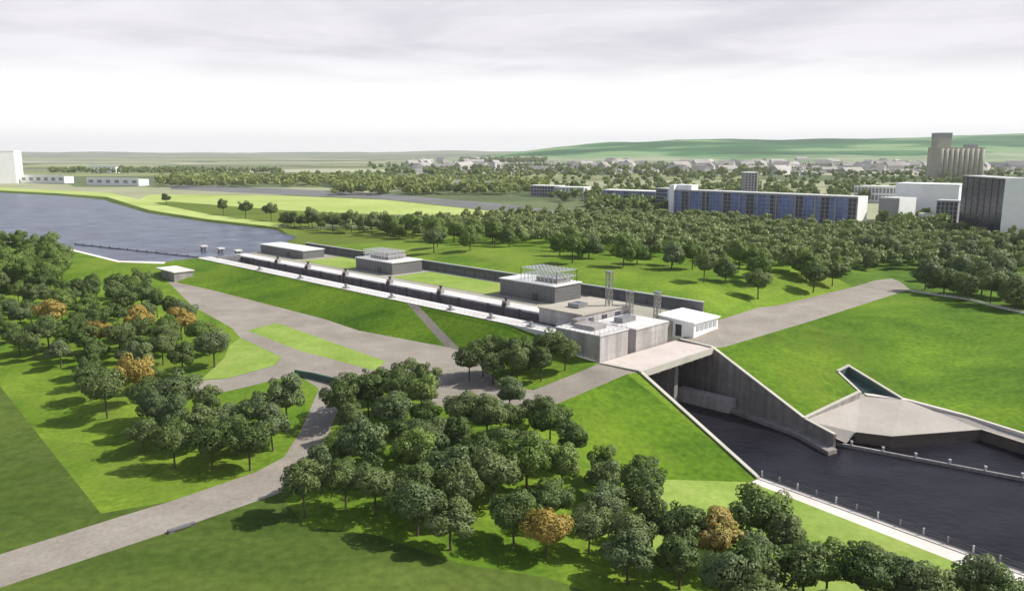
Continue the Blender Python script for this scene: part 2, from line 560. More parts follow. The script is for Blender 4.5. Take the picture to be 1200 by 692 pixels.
quay_poly = [WL1, WLo, WLo + qo * 1.4 + qe * 40, WLo + qo * 2.0 + qe * 60, Q2 + qo * 4.2, Q2]
quay_poly = [Vector((p.x, p.y, QZ + .02)) for p in quay_poly]
line(quay_poly[1:5])
pale_line = line(px([(700, 541, -.5), (676, 590, -1.6), (700, 625, -2.6), (770, 655, -3.8), (880, 700, -4.8), (1000, 745, -5), (1150, 800, -5)]))
meadow_r = line(px([(328, 577, .8), (357, 616, .2), (440, 626, 0), (540, 660, -1.2), (640, 676, -2.4), (760, 716, -4.2), (900, 785, -5)]))
meadow_l = line(px([(-400, 300, 7.2), (-120, 330, 7.2), (0, 452, 3.0), (118, 601, .7), (150, 605, .3)]))
meadow_poly = [P(-400, 300, 8), P(-120, 330, 8), P(0, 452, 3), P(118, 601, .7), P(205, 578, .5), P(200, 587, .4), P(0, 649, 0), P(-400, 775, 0), Vector((-900, 60, 0)), Vector((-900, 600, 0))]
for x, y, z in [(-900, -300, 0), (0, -300, 0), (900, -300, -3), (-14000, -300, 5), (14000, -300, 5), (-14000, 16000, 10), (14000, 16000, 10), (0, 16000, 10), (0, 3000, 10), (-3000, 3000, 10), (3000, 3000, 10), (-3000, 800, 10), (3000, 800, 9), (-900, 60, 1), (900, 60, -2),
                (900, 600, 9), (500, 350, 9), (300, 600, 10), (-300, 900, 10), (-1200, 1500, 10), (1200, 1500, 10), (0, 1000, 10), (250, 420, 9.5), (-900, 600, 8)]:
    pts.append(Vector((x, y, z)))
lime_poly = line(px([(150, 240, 10.2), (175, 228, 10.2), (330, 229, 10.2), (450, 234, 10.2), (600, 250, 10.2), (560, 253, 10.2), (440, 251, 10.2), (330, 246, 10.2), (200, 236, 10.2)]), True)
strip_poly = line(px([(200, 216, 10.2), (330, 221, 10.2), (440, 226, 10.2), (600, 240, 10.2), (680, 250, 10.2), (640, 254, 10.2), (600, 249, 10.2), (450, 233, 10.2), (330, 228, 10.2), (200, 222, 10.2)]), True)
dike_poly = px([(150, 241, 10.2), (200, 236.2, 10.2), (330, 246, 10.2), (440, 251, 10.2), (430, 262, 10.2), (352, 268, 10.3), (330, 262, 10.3), (250, 252, 10.3), (190, 240, 10.3)])

water_edge = px([(325, 266.2, 12), (242, 256.7, 12), (175, 246.2, 12), (125, 230.7, 12), (60, 226.2, 12), (0, 223.2, 12), (-500, 208.2, 12), (-500, 214, RW - .4), (0, 229, RW - .4), (60, 231, RW - .4), (120, 237, RW - .4), (170, 252, RW - .4), (240, 262, RW - .4), (320, 270.5, RW - .4)])
near_bank = px([(-600, 258, 11.6), (0, 278, RW), (80, 289, RW), (140, 304, RW), (195, 305.5, RW), (192, 309.2, 11.9), (138, 307.2, 11.6), (78, 292.2, 11.6), (0, 283.2, 11.6), (-600, 260.2, 11.6)])
far_crest = px([(325, 266, 12), (242, 256.5, 12), (175, 246, 12), (125, 230.5, 12), (60, 226, 12), (0, 223, 12), (-500, 208, 12), (-500, 204.5, 10.3), (0, 219, 10.3), (60, 222, 10.3), (128, 225.5, 10.3), (190, 239.7, 10.3), (250, 251.7, 10.3), (330, 261.7, 10.3)])
res = delaunay_2d_cdt([p.to_2d() for p in pts], edges, [], 0, .02)
tv, te, tf, ov = res[0], res[1], res[2], res[3]
zz = [None] * len(tv)
for i, o in enumerate(ov):
    if o:
        zz[i] = pts[o[0]].z
nb = [set() for _ in tv]
for f in tf:
    for i in range(3):
        nb[f[i]].update(f)
for it in range(4):
    for i in range(len(tv)):
        if zz[i] is None:
            w = [(zz[j], 1 / max(.01, (tv[j] - tv[i]).length)) for j in nb[i] if zz[j] is not None]
            if w:
                zz[i] = sum(a * b for a, b in w) / sum(b for a, b in w)
V3 = [Vector((v.x, v.y, z or 0)) for v, z in zip(tv, zz)]
regions = {}
bvh_faces = []
ctr = S(100, 26)
for f in tf:
    c = (tv[f[0]] + tv[f[1]] + tv[f[2]]) / 3
    x, y = c.x, c.y
    if inpoly(x, y, lock_hole) or inpoly(x, y, canal_hole) or inpoly(x, y, trench) or inpoly(x, y, res_hole):
        continue
    bvh_faces.append(tuple(f))
    rel = c.to_3d() - B0
    s, t = rel.dot(AX), rel.dot(NX)
    dist = c.length
    if inpoly(x, y, quay_poly):
        k = 'quay'
    elif inpoly(x, y, island):
        k = 'pale_grass'
    elif inpoly(x, y, pale_yard):
        k = 'pale_grass'
    elif inpoly(x, y, road_main):
        k = 'road'
    elif inpoly(x, y, yard):
        k = 'gravel'
    elif inpoly(x, y, road_east):
        k = 'road_east'
    elif inpoly(x, y, lime_poly):
        k = 'limefield'
    elif inpoly(x, y, strip_poly):
        k = 'strip'
    elif inpoly(x, y, water_edge):
        k = 'edge'
    elif inpoly(x, y, near_bank):
        k = 'bank'
    elif inpoly(x, y, far_crest):
        k = 'limefield'
    elif inpoly(x, y, dike_poly):
        k = 'dike'
    elif inpoly(x, y, [S(66, 1), S(60, 1), P(541, 411, 5), P(522, 406, 5)]):
        k = 'ramp'
    elif inpoly(x, y, [WR1, P(1008, 463, -3), T4, T3, P(1060, 468, -3), P(1200, 508, -3), P(1400, 580, -3.2), P(1700, 690, -3.5), P(1700, 735, -4) + Vector((160, -40, 0)), P(1400, 605, -4), P(1200, 519, -4), P(1150, 503, -4), P(1045, 511, -4), P(1003, 506, -4), P(992, 519, -6.3), WR2]):
        k = 'apron'
    elif inpoly(x, y, meadow_poly):
        k = 'meadow'
    elif dist > 520 and y > 300:
        k = 'plain'
    elif dist > 700:
        k = 'plain'
    else:
        k = 'lawn'
        # slopes of the embankments and the mounds by the canal
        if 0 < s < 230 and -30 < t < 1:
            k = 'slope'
        elif s < -16 and s > -80 and t < 0 and inpoly(x, y, [S(-16, -3), WL1, P(885, 567, -4.8), P(765, 562, -3.6), P(700, 542, -.5), P(655, 513, 2.5), P(640, 490, 4.6), P(650, 474, 6.1), P(735, 438, 7.9)]):
            k = 'slope'
        elif t > 54 and s > 215:
            k = 'dike'
        elif t > 150:
            k = 'woodfloor'
        elif inpoly(x, y, list(reversed(toe_mound[1:4])) + pale_line[1:] + [Vector((400, -200, 0)), Q2 + qo * 4.3, WLo + qo * 2.0 + qe * 60, WLo, WL1]):
            k = 'pale_grass'
        elif inpoly(x, y, meadow_r + [Vector((100, -300, 0)), Vector((-900, -300, 0)), Vector((-900, 60, 0)), P(-400, 830, 0), P(0, 688, 0), P(200, 622, .3)]):
            k = 'meadow'
        elif s < -25 and t > 15:
            k = 'slope'
    regions.setdefault(k, []).append(tuple(f))
BVH = BVHTree.FromPolygons([tuple(v) for v in V3], bvh_faces)


def ground_z(x, y):
    h = BVH.ray_cast(Vector((x, y, 400)), Vector((0, 0, -1)))
    return h[0].z if h[0] else 0.0


def ground_px(u, v):
    h = BVH.ray_cast(Vector((0, 0, CAMH)), ray(u, v).normalized())
    return h[0] if h[0] else None


def piece(name, keys, m, label, cat):
    mb = MB()
    idx = {}
    for k in keys:
        for f in regions.get(k, []):
            ff = []
            for i in f:
                if i not in idx:
                    idx[i] = len(mb.v)
                    mb.v.append(tuple(V3[i]))
                ff.append(idx[i])
            a, b, c = [Vector(mb.v[i]) for i in ff]
            if (b - a).cross(c - a).z < 0:
                ff.reverse()
            mb.f.append(tuple(ff))
            mb.mi.append(0)
    if mb.f:
        struct(mb.build(name, m, None, name in ('grass_embankment', 'lawn'), recalc=False), label, cat)


piece('lawn', ['lawn'], M['lawn'], 'bright green lawn under the groves of trees', 'lawn')
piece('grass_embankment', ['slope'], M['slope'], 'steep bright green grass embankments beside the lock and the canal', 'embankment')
piece('dry_grass', ['pale_grass'], M['pale_grass'], 'pale yellow green grass beside the quay and between the gravel tracks', 'grass')
piece('meadow', ['meadow'], M['meadow'], 'dark olive meadow at the near edge either side of the road', 'meadow')
piece('woodland_floor', ['woodfloor'], M['woodfloor'], 'shaded green ground below the wood behind the lock', 'ground')
piece('dike_slope', ['dike'], M['dike'], 'olive green dike slope beside the reservoir', 'dike')
piece('reservoir_bank', ['bank'], M['quay'], 'pale concrete bank on the near side of the reservoir', 'bank')
piece('reservoir_edge', ['edge'], M['meadow'], 'dark grassed water side of the far reservoir bank', 'bank')
piece('lime_field', ['limefield'], M['limefield'], 'long lime green field behind the row of trees', 'field')
piece('grey_land_strip', ['strip'], mat('grey_land', (.13, .135, .13), .95, scale=.02, col2=(.19, .19, .19), fine=.15, fscale=.2, spec=.1), 'long dark grey strip of land bordering the lime green field', 'land')
piece('plain', ['plain'], M['plain'], 'wide plain of muted fields reaching to the horizon', 'plain')
piece('access_road', ['road'], M['road'], 'pale beige access road climbing from the near edge to the gravel yard', 'road')
piece('gravel_yard', ['gravel'], M['gravel'], 'beige gravel yard and track below the lock embankment', 'yard')
piece('bridge_approach_road', ['road_east'], M['road'], 'beige road leading from the bridge along the top of the green mound', 'road')
piece('ramp_path', ['ramp'], M['gravel'], 'narrow beige path climbing the embankment to the lock', 'path')
piece('apron', ['apron'], M['apron'], 'beige concrete apron beside the dark canal water', 'apron')
piece('quay', ['quay'], M['quay'], 'pale concrete quay along the near bank of the canal', 'quay')

# water sheets
def sheet(name, poly, z, m, label, cat='water'):
    mb = MB()
    mb.add([(p.x, p.y, z) for p in poly], [tuple(range(len(poly)))])
    o = mb.build(name, m, recalc=False)
    if o.data.polygons[0].normal.z < 0:
        o.data.flip_normals()
    return struct(o, label, cat)


sheet('reservoir_water', [S(226, 3), S(226, 30), P(350, 278.5, RW), P(322, 268, RW), P(240, 259, RW), P(170, 248.5, RW), P(120, 233.5, RW), P(60, 228.5, RW), P(0, 225.5, RW), P(-520, 211, RW), P(-640, 263, RW), P(0, 281, RW), P(80, 291.5, RW), P(140, 305.8, RW), P(200, 307, RW)], RW, M['res_water'], 'grey blue reservoir water upstream of the lock')
sheet('canal_water', [S(-14, -4), S(-14, 34), WR0 + NX, P(1006, 490, CW), P(1045, 500, CW), P(1150, 490, CW), P(1230, 515, CW), P(1420, 600, CW), P(1700, 720, CW) + Vector((170, -40, 0)), Q2 - qo * -3, WL1 + qo * .4], CW, M['canal_water'], 'near black canal water below the bridge')

# ---------------------------------------------------------------- ship lock
lock = thing('ship_lock', S(110, 12, 12), 'long ship lock with white copings and a dark chamber on the embankment', 'ship lock')
mb = MB(); mb.box(-4, 222, 0, 6.5, 2, 12.05, S)
mb.build('near_coping', M['coping'], lock)
mb = MB(); mb.box(0, 222, 18, 24, 2, 12.05, S)
mb.build('far_coping', M['coping'], lock)
mb = MB()
x = 4.0
while x < 216:      # chamber lining with bays
    mb.box(x, x + 13.4, 17.55, 18.0, 2.2, 11.5, S)
    x += 14.2
mb.build('chamber_wall', M['darkwall'], lock)
for x in [3.6 + 14.2 * k for k in range(15)]:
    mb = MB(); mb.box(x - .3, x + .3, 17.4, 18.0, 2.2, 12.0, S); mb.build('ladder_recess', M['darksteel'], lock)
mb = MB(); mb.box(-12, 222, 24, 52, 2, 12.0, S)
mb.build('platform', mat('platform_paving', (.26, .25, .20), .85, scale=.05, col2=(.36, .345, .28), fine=.08, fscale=1, spec=.2), lock)
mb = MB(); mb.box(214, 216.2, 6.5, 17.4, 2, 12.6, S)
mb.build('upstream_gate', M['steel'], lock)
mb = MB(); mb.box(2, 5, 6.5, 17.4, 2, 12.3, S)
mb.build('downstream_gate', M['steel'], lock)
for a0, a1, b0, b1 in [(57, 112, 28.5, 48), (118, 121, 34, 46), (142, 178, 28.5, 49)]:
    mb = MB(); mb.box(a0, a1, b0, b1, 11.9, 12.08, S)
    mb.build('grass_panel', M['pale_grass'], lock)
mb = MB(); mb.add([S(5, 6.4, 7.6), S(214, 6.4, 7.6), S(214, 18.1, 7.6), S(5, 18.1, 7.6)], [(0, 1, 2, 3)])
struct(mb.build('chamber_water', M['canal_water']), 'dark water inside the lock chamber', 'water')

# retaining wall behind the platform: lower band and darker parapet
bw = thing('retaining_wall', S(60, 52.3, 12), 'long dark grey retaining wall along the back of the lock platform', 'wall')
mb = MB(); mb.box(-12, 214, 52, 52.6, 2, 14.0, S); mb.build('lower_wall', M['clad'], bw)
mb = MB(); mb.box(-12, 214, 51.9, 52.5, 14.0, 15.4, S)
mb.build('parapet', mat('dark_parapet', (.09, .09, .09), .7, scale=.2, col2=(.13, .13, .13), spec=.3), bw)
mb = MB(); mb.box(-12, 214, 51.75, 52.7, 15.4, 15.6, S); mb.build('coping_rail', M['palesteel'], bw)
mb = MB()
for k in range(39):
    mb.box(-9 + k * 5.8, -8.7 + k * 5.8, 51.7, 52.05, 12, 14.0, S)
mb.build('pilaster', M['clad'], bw)

# mooring posts set in the far coping
def mooring_post(s, label):
    o = thing('mooring_post', S(s, 18.9, 12), label, 'mooring post', 'mooring posts along the far coping of the lock')
    mb = MB(); mb.box(s - 1.0, s + 1.0, 18.1, 19.7, 12.0, 13.5, S); mb.build('plinth', M['concrete'], o)
    mb = MB(); mb.tube([S(s, 18.9, 13.5), S(s, 18.9, 14.3), S(s, 18.9, 14.35), S(s, 18.9, 14.7)], [.4, .4, .65, .65], 10); mb.build('bollard_head', M['darksteel'], o)
    mb = MB(); mb.box(s - .45, s + .45, 17.35, 18.08, 6, 12.9, S); mb.build('fender', M['darksteel'], o)


for s_, l in zip([182, 157, 129, 100, 71, 39, 17], ['furthest upstream', 'second furthest upstream', 'beside the white roofed building', 'beside the middle service building', 'between the two dark service buildings', 'in front of the steel framed building', 'nearest the downstream gate']):
    mooring_post(s_, 'dark mooring post on the far coping, ' + l)


def small_bollard(s, label):
    o = thing('coping_bollard', S(s, 1.6, 12), label, 'bollard', 'small bollards along the near coping of the lock')
    mb = MB(); mb.box(s - 1.1, s + 1.1, 1.0, 2.4, 12.0, 12.5, S); mb.build('base', M['concrete'], o)
    mb = MB(); mb.tube([S(s, 1.7, 12.5), S(s, 1.7, 13.1), S(s, 1.7, 13.15), S(s, 1.7, 13.5)], [.45, .4, .7, .6], 10); mb.build('bollard_head', M['steel'], o)


for s_, l in zip([166, 134, 103, 76, 46, 28, 12], ['nearest the reservoir', 'second from the reservoir', 'below the middle service building', 'just upstream of the ramp path', 'just downstream of the ramp path', 'second from the downstream gate', 'closest to the downstream gate']):
    small_bollard(s_, 'small grey bollard on the near coping, ' + l)

# thin railing on the near coping
rl = thing('coping_railing', S(100, .4, 12), 'thin pale railing along the outer edge of the near coping', 'railing')
mb = MB()
for k in range(110):
    mb.box(2 + k * 2, 2.06 + k * 2, .3, .36, 12.05, 13.1, S)
mb.build('post', M['palesteel'], rl)['kind'] = 'stuff'
mb = MB(); mb.box(2, 221, .29, .37, 13.1, 13.17, S); mb.box(2, 221, .31, .35, 12.55, 12.6, S); mb.build('rail', M['palesteel'], rl)


# service buildings
def frame_grid(mb, s0, s1, t0, t1, z0, z1, ns, ntt, w=.17):
    for i in range(ns + 1):
        s = s0 + (s1 - s0) * i / ns
        for t in (t0, t1):
            mb.bar(S(s, t, z0), S(s, t, z1), w)
        for z in (z1, (z0 + z1) / 2):
            mb.bar(S(s, t0, z), S(s, t1, z), w * .8)
    for t in [t0 + (t1 - t0) * i / ntt for i in range(ntt + 1)]:
        for z in (z1, (z0 + z1) / 2):
            mb.bar(S(s0, t, z), S(s1, t, z), w * .8)
        for s in (s0, s1):
            mb.bar(S(s, t, z0), S(s, t, z1), w)


def service(name, s0, s1, t0, t1, h, label, roofm, frame=None, plant=None):
    o = thing(name, S((s0 + s1) / 2, (t0 + t1) / 2, 12), label, 'service building', 'service buildings on the lock platform')
    mb = MB(); mb.box(s0, s1, t0, t1, 11.8, 12 + h, S); mb.cur = 1
    k = s0 + .9
    while k < s1:
        mb.box(k - .06, k + .06, t0 - .08, t0 + .05, 12.1, 12 + h - .2, S); k += 1.9
    k = 12.9
    while k < 12 + h - .3:
        mb.box(s0 - .07, s0 + .05, t0 + .1, t1 - .1, k, k + .12, S); k += 1.1
    mb.build('wall', [M['clad'], M['steel']], o)
    mb = MB(); mb.box(s0 - .3, s1 + .3, t0 - .3, t1 + .3, 12 + h, 12 + h + .35, S); r = mb.build('roof', roofm, o)
    mb = MB(); mb.box(s0 + (s1 - s0) * .3, s0 + (s1 - s0) * .3 + 2.2, t0 - .12, t0 + .02, 12.05, 14.3, S); mb.build('door', M['darksteel'], o)
    if plant:
        a, b, c, d, e = plant
        mb = MB(); mb.box(a, b, c, d, 12 + h + .35, 12 + h + .35 + e, S); mb.build('roof_plant', M['concrete'], r)
    if frame:
        a, b, c, d, e = frame
        mb = MB(); frame_grid(mb, a, b, c, d, 12 + h + .35, 12 + h + .35 + e, 9, 6); mb.build('roof_frame', M['palesteel'], r)
    return o


service('service_building', 183, 222, 32, 43, 3.6, 'low service building with a broad white roof nearest the reservoir', M['cladpale'])
service('service_building', 116, 141, 32, 47, 4.6, 'dark clad middle service building with grey plant and a small roof frame', M['cladpale'], frame=(122, 139, 34, 44, 3.2), plant=(124, 136, 36, 45, 1.8))
service('service_building', 30, 55, 32, 45, 5.4, 'large dark clad service building with a pale steel frame on its roof', M['cladpale'], frame=(31, 47, 34, 44, 4.2), plant=(33, 42, 36, 43, 1.4))

# downstream head
gh = thing('gate_house', S(8, 20, 12), 'low flat roofed gate house spanning the downstream end of the chamber', 'gate house')
mb = MB(); mb.box(-1, 15, 8.4, 31, 12.0, 16.0, S); mb.build('wall', M['pinkconc'], gh)
mb = MB(); mb.box(-1.3, 15.3, 8.1, 31.3, 16.0, 16.4, S); rf = mb.build('roof', mat('tan_roof_felt', (.36, .33, .27), .9, scale=.2, col2=(.43, .40, .34), spec=.2), gh)
for t0 in (11, 17, 23, 28):
    mb = MB(); mb.box(-1.08, -.95, t0, t0 + 2.4, 13.2, 15.0, S); mb.build('window', M['darkpane'], gh)
mb = MB(); mb.box(5, 9, 14, 18, 16.4, 17.6, S); mb.build('roof_vent', M['steel'], rf)

hw = thing('downstream_head_wall', S(-10, 8, 8), 'tall grey lock head wall with a dark gate recess facing the bridge', 'lock head')
mb = MB(); mb.box(-16.3, -1.5, -3, 8.6, 2, 14.6, S); mb.build('near_pier', M['pinkconc'], hw)
mb = MB(); mb.box(-15.6, -1.5, 13.2, 28, 2, 13.6, S); mb.build('far_pier', M['pinkconc'], hw)
mb = MB(); mb.box(-9.5, -7.5, 8.6, 13.2, 2, 14.0, S); mb.build('gate_leaf', M['darkwall'], hw)
mb = MB(); mb.box(-16.5, -1.3, -3.2, 8.8, 14.6, 14.9, S); mb.build('near_pier_cap', M['coping'], hw)
mb = MB(); mb.box(-15.8, -1.3, 13.0, 28.2, 13.6, 13.9, S); mb.build('far_pier_cap', M['coping'], hw)
mb = MB()
for s_ in [-16 + 1.6 * k for k in range(10)]:
    for t_ in (-2.8, 8.3):
        mb.bar(S(s_, t_, 14.9), S(s_, t_, 16), .08)
for t_ in [-2.8 + 1.85 * k for k in range(7)]:
    mb.bar(S(-16, t_, 14.9), S(-16, t_, 16), .08)
for z_ in (15.4, 16):
    mb.bar(S(-16, -2.8, z_), S(-1.6, -2.8, z_), .07); mb.bar(S(-16, 8.3, z_), S(-1.6, 8.3, z_), .07); mb.bar(S(-16, -2.8, z_), S(-16, 8.3, z_), .07)
mb.build('guard_railing', M['palesteel'], hw)
mb = MB(); mb.box(-12, -5, 0, 5, 14.9, 15.9, S); mb.box(-4.5, -2.5, 2, 6, 14.9, 16.4, S); mb.build('winch_housing', M['concrete'], hw)
mb = MB(); mb.box(-9, -6, 16, 22, 13.9, 15.3, S); mb.build('far_winch_housing', M['steel'], hw)

for s_, t_, hgt, l in [(2, 24, 9.6, 'tallest lattice mast, behind the flat roofed gate house'), (-2, 28.6, 8.2, 'middle lattice mast beside the gate house'), (-6.5, 36, 7.6, 'lattice mast next to the white roofed kiosk')]:
    zb = 13.9 if (s_ < -1.5 and t_ < 28) else (16.4 if s_ > -1 and t_ < 31 else 12.0)
    o = thing('lattice_mast', S(s_, t_, zb), 'slim grey ' + l, 'mast', 'lattice masts at the downstream gate')
    mb = MB()
    for a_ in (-.7, .7):
        for b_ in (-.7, .7):
            mb.bar(S(s_ + a_, t_ + b_, zb), S(s_ + a_, t_ + b_, zb + hgt), .22)
    n_ = 6
    for k in range(n_):
        z0, z1 = zb + hgt * k / n_, zb + hgt * (k + 1) / n_
        for (a0, b0, a1, b1) in [(-.7, -.7, .7, -.7), (.7, -.7, .7, .7), (.7, .7, -.7, .7), (-.7, .7, -.7, -.7)]:
            mb.bar(S(s_ + a0, t_ + b0, z0), S(s_ + a1, t_ + b1, z1), .1)
            mb.bar(S(s_ + a0, t_ + b0, z1), S(s_ + a1, t_ + b1, z1), .1)
    mb.build('lattice', M['mast'], o)
    mb = MB(); mb.box(s_ - .95, s_ + .95, t_ - .95, t_ + .95, zb + hgt, zb + hgt + .4, S); mb.build('head_frame', M['steel'], o)

# white roofed kiosk beside the road
kz = 9.0
ks = thing('control_building', S(-8, 42, kz), 'control building with a bright white sloping roof beside the bridge road', 'control building')
mb = MB()
mb.prism([S(-19, 36, 7.5), S(-19, 49, 7.5), S(-7, 49, 7.5), S(-7, 36, 7.5)], [S(-19, 36, 12.3), S(-19, 49, 12.3), S(-7, 49, 13.0), S(-7, 36, 13.0)])
mb.build('wall', M['whitewall'], ks)
mb = MB()
mb.prism([S(-19.5, 35.5, 12.28), S(-19.5, 49.5, 12.28), S(-6.5, 49.5, 13.03), S(-6.5, 35.5, 13.03)], [S(-19.5, 35.5, 12.65), S(-19.5, 49.5, 12.65), S(-6.5, 49.5, 13.4), S(-6.5, 35.5, 13.4)])
mb.build('roof', M['whitewall'], ks)
for k in range(5):
    mb = MB(); mb.box(-19.12, -18.95, 37.2 + k * 2.3, 38.9 + k * 2.3, 9.9, 11.5, S); mb.build('window', mat('pale_glazing', (.40, .42, .44), .2, spec=.5) if k == 0 else bpy.data.materials['pale_glazing'], ks)
mb = MB(); mb.box(-15, -13, 35.9, 36.05, 8, 11.4, S); mb.build('door', M['darksteel'], ks)

# entrance block at the upstream end
eb = thing('intake_block', S(228, -12, 8), 'squat grey concrete block with white top slab at the head of the gravel yard', 'concrete block')
c = P(206, 327, 7.9)
fx = lambda a, b, z: c + AX * a + NX * b + Vector((0, 0, z))
mb = MB(); mb.box(-6, 7, -3, 5, -.5, 3.6, fx); mb.build('wall', M['concrete'], eb)
mb = MB(); mb.box(-6.4, 12, -3.4, 5.4, 3.6, 4.0, fx); mb.build('top_slab', M['quay'], eb)
for (s_, t_, l) in [(228, 23, 'nearest the chamber mouth'), (242, 21, 'standing in the middle of the line'), (257, 19, 'furthest out in the reservoir')]:
    o = thing('mooring_dolphin', S(s_, t_, RW), 'grey mooring dolphin at the lock entrance, ' + l, 'mooring dolphin', 'mooring dolphins in the reservoir')
    mb = MB()
    for a_ in (-1, 1):
        for b_ in (-1, 1):
            mb.tube([S(s_ + a_, t_ + b_, RW - 2), S(s_ + a_ * .7, t_ + b_ * .7, RW + 2)], [.35, .35], 7)
    mb.build('pile', M['steel'], o)
    mb = MB(); mb.box(s_ - 1.6, s_ + 1.6, t_ - 1.6, t_ + 1.6, RW + 2, RW + 2.7, S); mb.build('cap', M['coping'], o)
fb = thing('guide_jetty', S(240, 4, RW), 'low dark guide jetty along the near side of the reservoir entrance', 'jetty')
pa, pb = P(285, 306, RW + .6), P(88, 285, RW + .6)
mb = MB(); mb.bar(pa - Vector((0, 0, .35)), pb - Vector((0, 0, .35)), .7, .3); mb.build('walkway', M['darkwall'], fb)
for k in range(18):
    q = pa.lerp(pb, k / 17)
    mb = MB(); mb.tube([q + Vector((0, 0, -2)), q + Vector((0, 0, .3))], [.25, .25], 6); mb.build('pile', M['darksteel'], fb)

# ---------------------------------------------------------------- bridge and portal
br = thing('road_bridge', S(-23, 13, BZ), 'short pale road bridge deck across the mouth of the canal portal', 'bridge')
mb = MB(); mb.box(-28.8, -16.6, -3.2, 30.4, BZ - 1.1, BZ + .03, S); mb.build('deck', M['deck'], br)
mb = MB(); mb.box(-29.3, -28.8, -3.6, 30.8, BZ - 1.3, BZ + .35, S); mb.build('kerb', M['cap'], br)
mb = MB()
for t_ in (0, 5, 10, 15, 20, 25):
    mb.box(-28.4, -17, t_, t_ + .9, BZ - 2.2, BZ - 1.1, S)
mb.build('girder', M['wing'], br)
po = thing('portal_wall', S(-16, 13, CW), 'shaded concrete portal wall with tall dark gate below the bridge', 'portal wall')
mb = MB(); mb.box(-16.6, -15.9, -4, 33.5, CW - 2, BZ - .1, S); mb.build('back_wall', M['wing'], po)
mb = MB(); mb.box(-17.4, -16.6, 6.5, 18, CW - 2, BZ - 2.4, S); mb.build('gate', M['darksteel'], po)
mb = MB(); mb.box(-24.5, -16.6, 18.6, 20.2, CW - 2, BZ - 1.1, S); mb.build('pier', M['concrete'], po)
mb = MB(); mb.box(-24.5, -16.6, 4.4, 6.0, CW - 2, BZ - 1.1, S); mb.build('pier', M['concrete'], po)
mb = MB(); mb.box(-38, -22, 23.5, 27.0, CW - 2, CW + 3.4, S); mb.build('sill_block', M['pinkconc'], po)


def wall_run(name, tops, zbot, thick, side, label, m=M['wing'], capm=M['cap'], capw=.5, cat='wall', caph=.28):
    """wall with a sloping top along a polyline, thickness to one side, with a pale cap"""
    o = thing(name, Vector((tops[0].x, tops[0].y, zbot)), label, cat)
    mb, cp = MB(), MB()
    for a, b in zip(tops[:-1], tops[1:]):
        d = (b - a); d.z = 0; d.normalize()
        nn = Vector((-d.y, d.x, 0)) * side * thick
        z = lambda p: Vector((p.x, p.y, zbot))
        mb.hexa([z(a), z(b), z(b + nn), z(a + nn), a, b, b + nn, a + nn])
        n1 = nn.normalized()
        a0, b0 = a - n1 * .12, b - n1 * .12
        a1, b1 = a + n1 * (thick + capw), b + n1 * (thick + capw)
        up = Vector((0, 0, caph))
        e = Vector((0, 0, .003))
        cp.hexa([a0 + e, b0 + e, b1 + e, a1 + e, a0 + up, b0 + up, b1 + up, a1 + up])
    mb.build('wall', m, o)
    cp.build('cap', capm, o)
    return o


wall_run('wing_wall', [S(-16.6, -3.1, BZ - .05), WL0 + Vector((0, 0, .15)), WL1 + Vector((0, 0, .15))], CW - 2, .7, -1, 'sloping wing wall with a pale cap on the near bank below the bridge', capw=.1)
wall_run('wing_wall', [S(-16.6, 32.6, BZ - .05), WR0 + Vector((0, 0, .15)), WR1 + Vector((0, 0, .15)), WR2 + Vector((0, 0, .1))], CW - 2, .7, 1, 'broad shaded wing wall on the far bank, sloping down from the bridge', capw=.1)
# ledge along the foot of the far wing wall
lg = thing('canal_ledge', S(-45, 20, CW), 'narrow dark concrete ledge at the foot of the far wing wall', 'ledge')
LA, LB = WR0.lerp(WR1, .15), WR2 + (WR2 - WR1).normalized() * 1.5
dW = (WR1 - WR0); dW.z = 0; dW.normalize()
nW = Vector((dW.y, -dW.x, 0))
if nW.dot(NX) > 0:
    nW = -nW
pl = [Vector((p.x, p.y, 0)) for p in (LA, WR1, LB)]
mb = MB()
for a, b in zip(pl[:-1], pl[1:]):
    mb.hexa([a + Vector((0, 0, CW - 2)), b + Vector((0, 0, CW - 2)), b + nW * 3 + Vector((0, 0, CW - 2)), a + nW * 3 + Vector((0, 0, CW - 2)), a + Vector((0, 0, CW + .9)), b + Vector((0, 0, CW + .9)), b + nW * 3 + Vector((0, 0, CW + .9)), a + nW * 3 + Vector((0, 0, CW + .9))])
mb.build('ledge', M['wing'], lg)
# quay walls
wall_run('quay_wall', [WL1 + Vector((0, 0, .03)), Vector((Q2.x, Q2.y, QZ + .03))], CW - 2, .5, -1, 'pale edge wall of the near canal quay', M['concrete'], M['quay'], .1, caph=.12)
wall_run('apron_wall', [P(1003, 506, -4.0), P(1045, 511, -3.95), P(1150, 503, -3.95), P(1200, 519, -3.95), P(1400, 605, -3.95)], CW - 2, .5, 1, 'low dark wall where the beige apron meets the canal water', mat('dark_brown_concrete', (.07, .055, .045), .7, scale=.3, col2=(.11, .09, .075), spec=.3), M['apron'], .1, caph=.1)  # wall face is a darker brown than the other canal walls
kb = thing('apron_kerb', P(1120, 482, -3), 'wide cream kerb between the beige apron and the green mound', 'kerb')
kp = px([(1012, 461.5, -2.95), (1060, 467.5, -2.95), (1130, 486, -2.95), (1200, 508, -2.95), (1400, 580, -3.1), (1700, 690, -3.4)])
mb = MB()
for a, b in zip(kp[:-1], kp[1:]):
    w = Vector((0, -1.9, 0)); u_ = Vector((0, 0, .35)); dn = Vector((0, 0, -.6))
    mb.hexa([a + dn, b + dn, b + w + dn, a + w + dn, a + u_, b + u_, b + w + u_, a + w + u_])
mb.build('kerb', M['quay'], kb)
